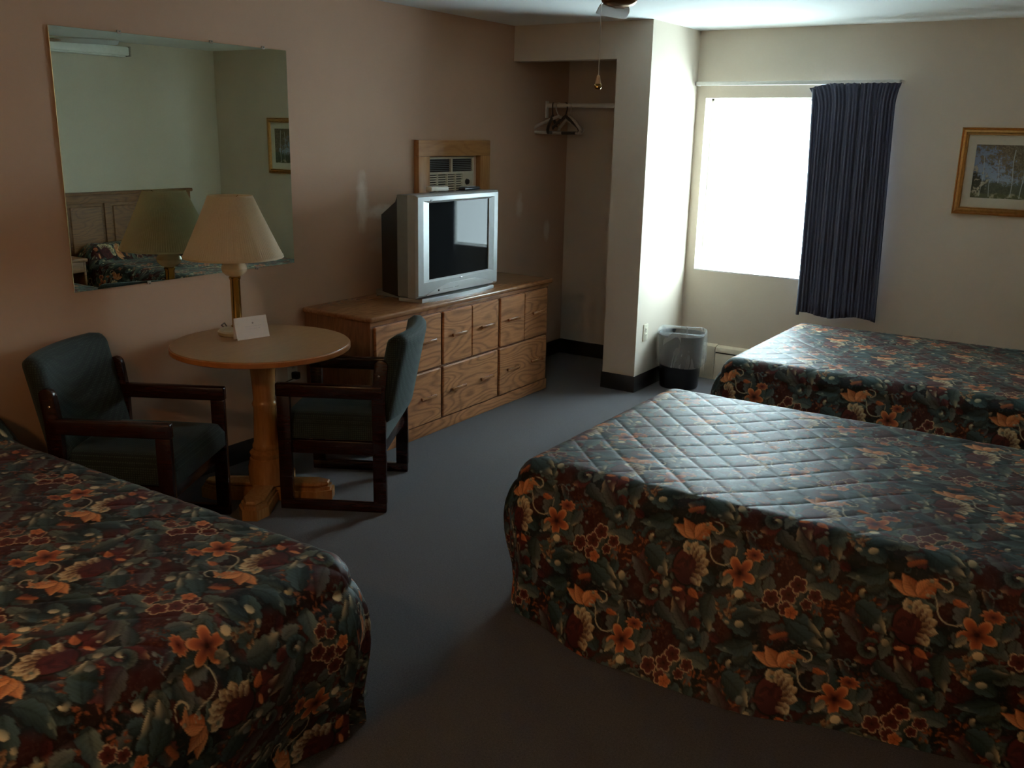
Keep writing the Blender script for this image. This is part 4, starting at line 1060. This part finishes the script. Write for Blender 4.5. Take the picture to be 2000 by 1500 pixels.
# ------------------------------------------------------------------ outlets
def outlet(loc, rz, label, plug=False):
    o = empty('wall_outlet', loc, rz, label, 'outlet')
    MB().box((0, -.036, -.058), (.006, .036, .058), .003).build('cover_plate', 'ivory_plastic', o)
    for z in (-.020, .020):
        r_ = MB().box((.004, -.016, z - .014), (.008, .016, z + .014), .003).build('receptacle', 'ivory_plastic', o)
        MB().box((.0075, -.008, z - .004), (.0083, -.005, z + .006)).box((.0075, .005, z - .004), (.0083, .008, z + .006)).build('slots', 'dark_slot', r_)
    if plug:
        MB().box((.008, -.018, -.040), (.050, .018, .000), .008, 3).build('plug', 'black_plastic', o)
    return o
outlet((XC2, 4.735, .405), 0, 'ivory outlet cover on the column beside the waste bin')
outlet((0, 2.42, .425), 0, 'wall outlet with black plug low on the wall behind the round table', True)

# ------------------------------------------------------------------ waste bin with liner
wb = empty('waste_bin', (1.222, 4.975, 0), 0, 'black waste bin with a clear plastic liner in the corner by the heater', 'waste bin')
def rrect(hx, hy_, r, n=10):
    out = []
    for cx_, cy_, a0 in ((hx - r, hy_ - r, 0), (-hx + r, hy_ - r, PI / 2), (-hx + r, -hy_ + r, PI), (hx - r, -hy_ + r, 3 * PI / 2)):
        for k in range(n): a = a0 + PI / 2 * k / (n - 1); out.append((cx_ + r * math.cos(a), cy_ + r * math.sin(a)))
    return out
BR_ = Matrix.Rotation(0.25, 3, 'Z')
def ring_at(z, sx, wob=0.0, seed=0):
    rr_ = random.Random(seed)
    P_ = rrect(.158 * sx, .150 * sx, .12 * sx); n = len(P_); ph_ = [rr_.uniform(0, 6.28) for _ in range(4)]
    out = []
    for i, (x, y) in enumerate(P_):
        a = 2 * PI * i / n
        d = 1 + wob * (math.sin(3 * a + ph_[0]) * .5 + math.sin(7 * a + ph_[1]) * .35 + math.sin(13 * a + ph_[2]) * .3)
        out.append(BR_ @ Vector((x * d, y * d, z)))
    return out
prof_ = [(.0, .80), (.004, .83), (.37, 1.0), (.378, 1.03), (.384, 1.03), (.384, 1.0), (.37, .985), (.02, .82)]
rows = [ring_at(z, s_) for z, s_ in prof_]
mb = MB(); mb.grid([[rows[k][i] for k in range(len(rows))] for i in range(len(rows[0]))], close_u=True)
bm2 = bmesh.new(); bm2.faces.new([bm2.verts.new(p) for p in reversed(ring_at(0, .80))]); mb._add(bm2)
bm2 = bmesh.new(); bm2.faces.new([bm2.verts.new(p) for p in ring_at(.02, .82)]); mb._add(bm2)
mb.build('bin_body', 'black_can', wb)
lp_ = [(.175, 1.10, .030), (.19, 1.11, .030), (.24, 1.11, .022), (.32, 1.115, .016), (.38, 1.09, .012), (.402, 1.075, .014), (.408, 1.04, .014), (.400, 1.0, .016), (.36, .965, .02), (.25, .90, .03), (.12, .84, .03)]
rows = [ring_at(z + 0, s_, w_, 4) for z, s_, w_ in lp_]
rows = [[Vector((p.x, p.y, p.z + (.014 * math.sin(4 * PI * i / 40 + 1) if k < 2 else 0) + (.006 * math.sin(6 * PI * i / 40) if 4 < k < 8 else 0))) for i, p in enumerate(r_)] for k, r_ in enumerate(rows)]
MB().grid([[rows[k][i] for k in range(len(rows))] for i in range(len(rows[0]))], close_u=True).build('bin_liner', 'bin_liner_film', wb, angle=3.2)

# ------------------------------------------------------------------ ceiling fan
fn = empty('ceiling_fan', (2.043, 2.216, CH), 0, 'white ceiling fan with brass switch housing and pull chain', 'ceiling fan')
MB().lathe([(.065, 0), (.068, -.02), (.045, -.045), (.02, -.05)][::-1], 32).build('canopy', 'antique_brass', fn)
MB().lathe([(.066, -.205), (.105, -.195), (.125, -.165), (.125, -.110), (.105, -.075), (.06, -.055), (.02, -.045)], 40).build('motor_housing', 'antique_brass', fn)
MB().lathe([(.004, -.2445), (.030, -.243), (.055, -.236), (.066, -.224), (.070, -.205), (.068, -.200)], 40).build('switch_housing', 'antique_brass', fn)
MB().lathe([(.0675, -.214), (.074, -.211), (.074, -.205), (.0675, -.202)], 40, cap=False).build('trim_ring', 'brass', fn)
for k in range(3):
    a = 2.11 + k * 2 * PI / 3
    outl = [(.15, -.050), (.30, -.062), (.54, -.068), (.565, -.05), (.57, 0), (.565, .05), (.54, .068), (.30, .062), (.15, .050)]
    M = Matrix.Rotation(a, 4, 'Z') @ Matrix.Translation((0, 0, -.212)) @ Matrix.Rotation(.16, 4, 'X')
    b_ = MB().prism(outl, -.003, .003, .001, mat=M).build('blade', 'fan_white', fn)
    MB().prism([(.07, -.015), (.15, -.02), (.20, -.035), (.24, 0), (.20, .035), (.15, .02), (.07, .015)], -.008, -.0035, mat=M).build('blade_iron', 'antique_brass', b_)
pcx, pcy = 1.976 - 2.043, 2.200 - 2.216
ch = MB().tube([(pcx * .9, pcy, -.225), (pcx, pcy, -.232), (pcx, pcy, -.485)], .0012, 6)
ch.build('pull_chain', 'steel', fn)
MB().lathe([(.003, -.486), (.0065, -.490), (.008, -.500), (.012, -.520), (.012, -.526), (.006, -.530)][::-1], 20, (pcx, pcy, 0)).build('pull_knob', 'cream_ceramic', fn)
MB().lathe([(.0125, -.519), (.0142, -.523), (.0142, -.532), (.010, -.538), (.004, -.540)][::-1], 20, (pcx, pcy, 0)).build('pull_knob_cap', 'brass', fn)

# ------------------------------------------------------------------ ceiling lamp by the entrance
cl = empty('ceiling_lamp', (2.3, -1.7, CH), 0, 'warm dome ceiling lamp by the entrance behind the beds', 'ceiling lamp')
MB().lathe([(.14, 0), (.145, -.012), (.13, -.022), (.03, -.024)][::-1], 40).build('base', 'brass', cl)
t = NT('lit_opal_glass'); v = t.coords(); f = t.noise(v, 6, 2)
t.set(Base_Color=(.8, .7, .5, 1), Roughness=.4, Emission_Color=t.ramp(f, [(0.3, (1.0, .54, .21, 1)), (0.7, (1.0, .58, .24, 1))])); t.b.inputs['Emission Strength'].default_value = 100.0
MAT['lit_opal_glass'] = t.m
MB().lathe([(.01, -.105), (.06, -.098), (.10, -.078), (.122, -.05), (.128, -.022)], 40).build('glass_dome', 'lit_opal_glass', cl)
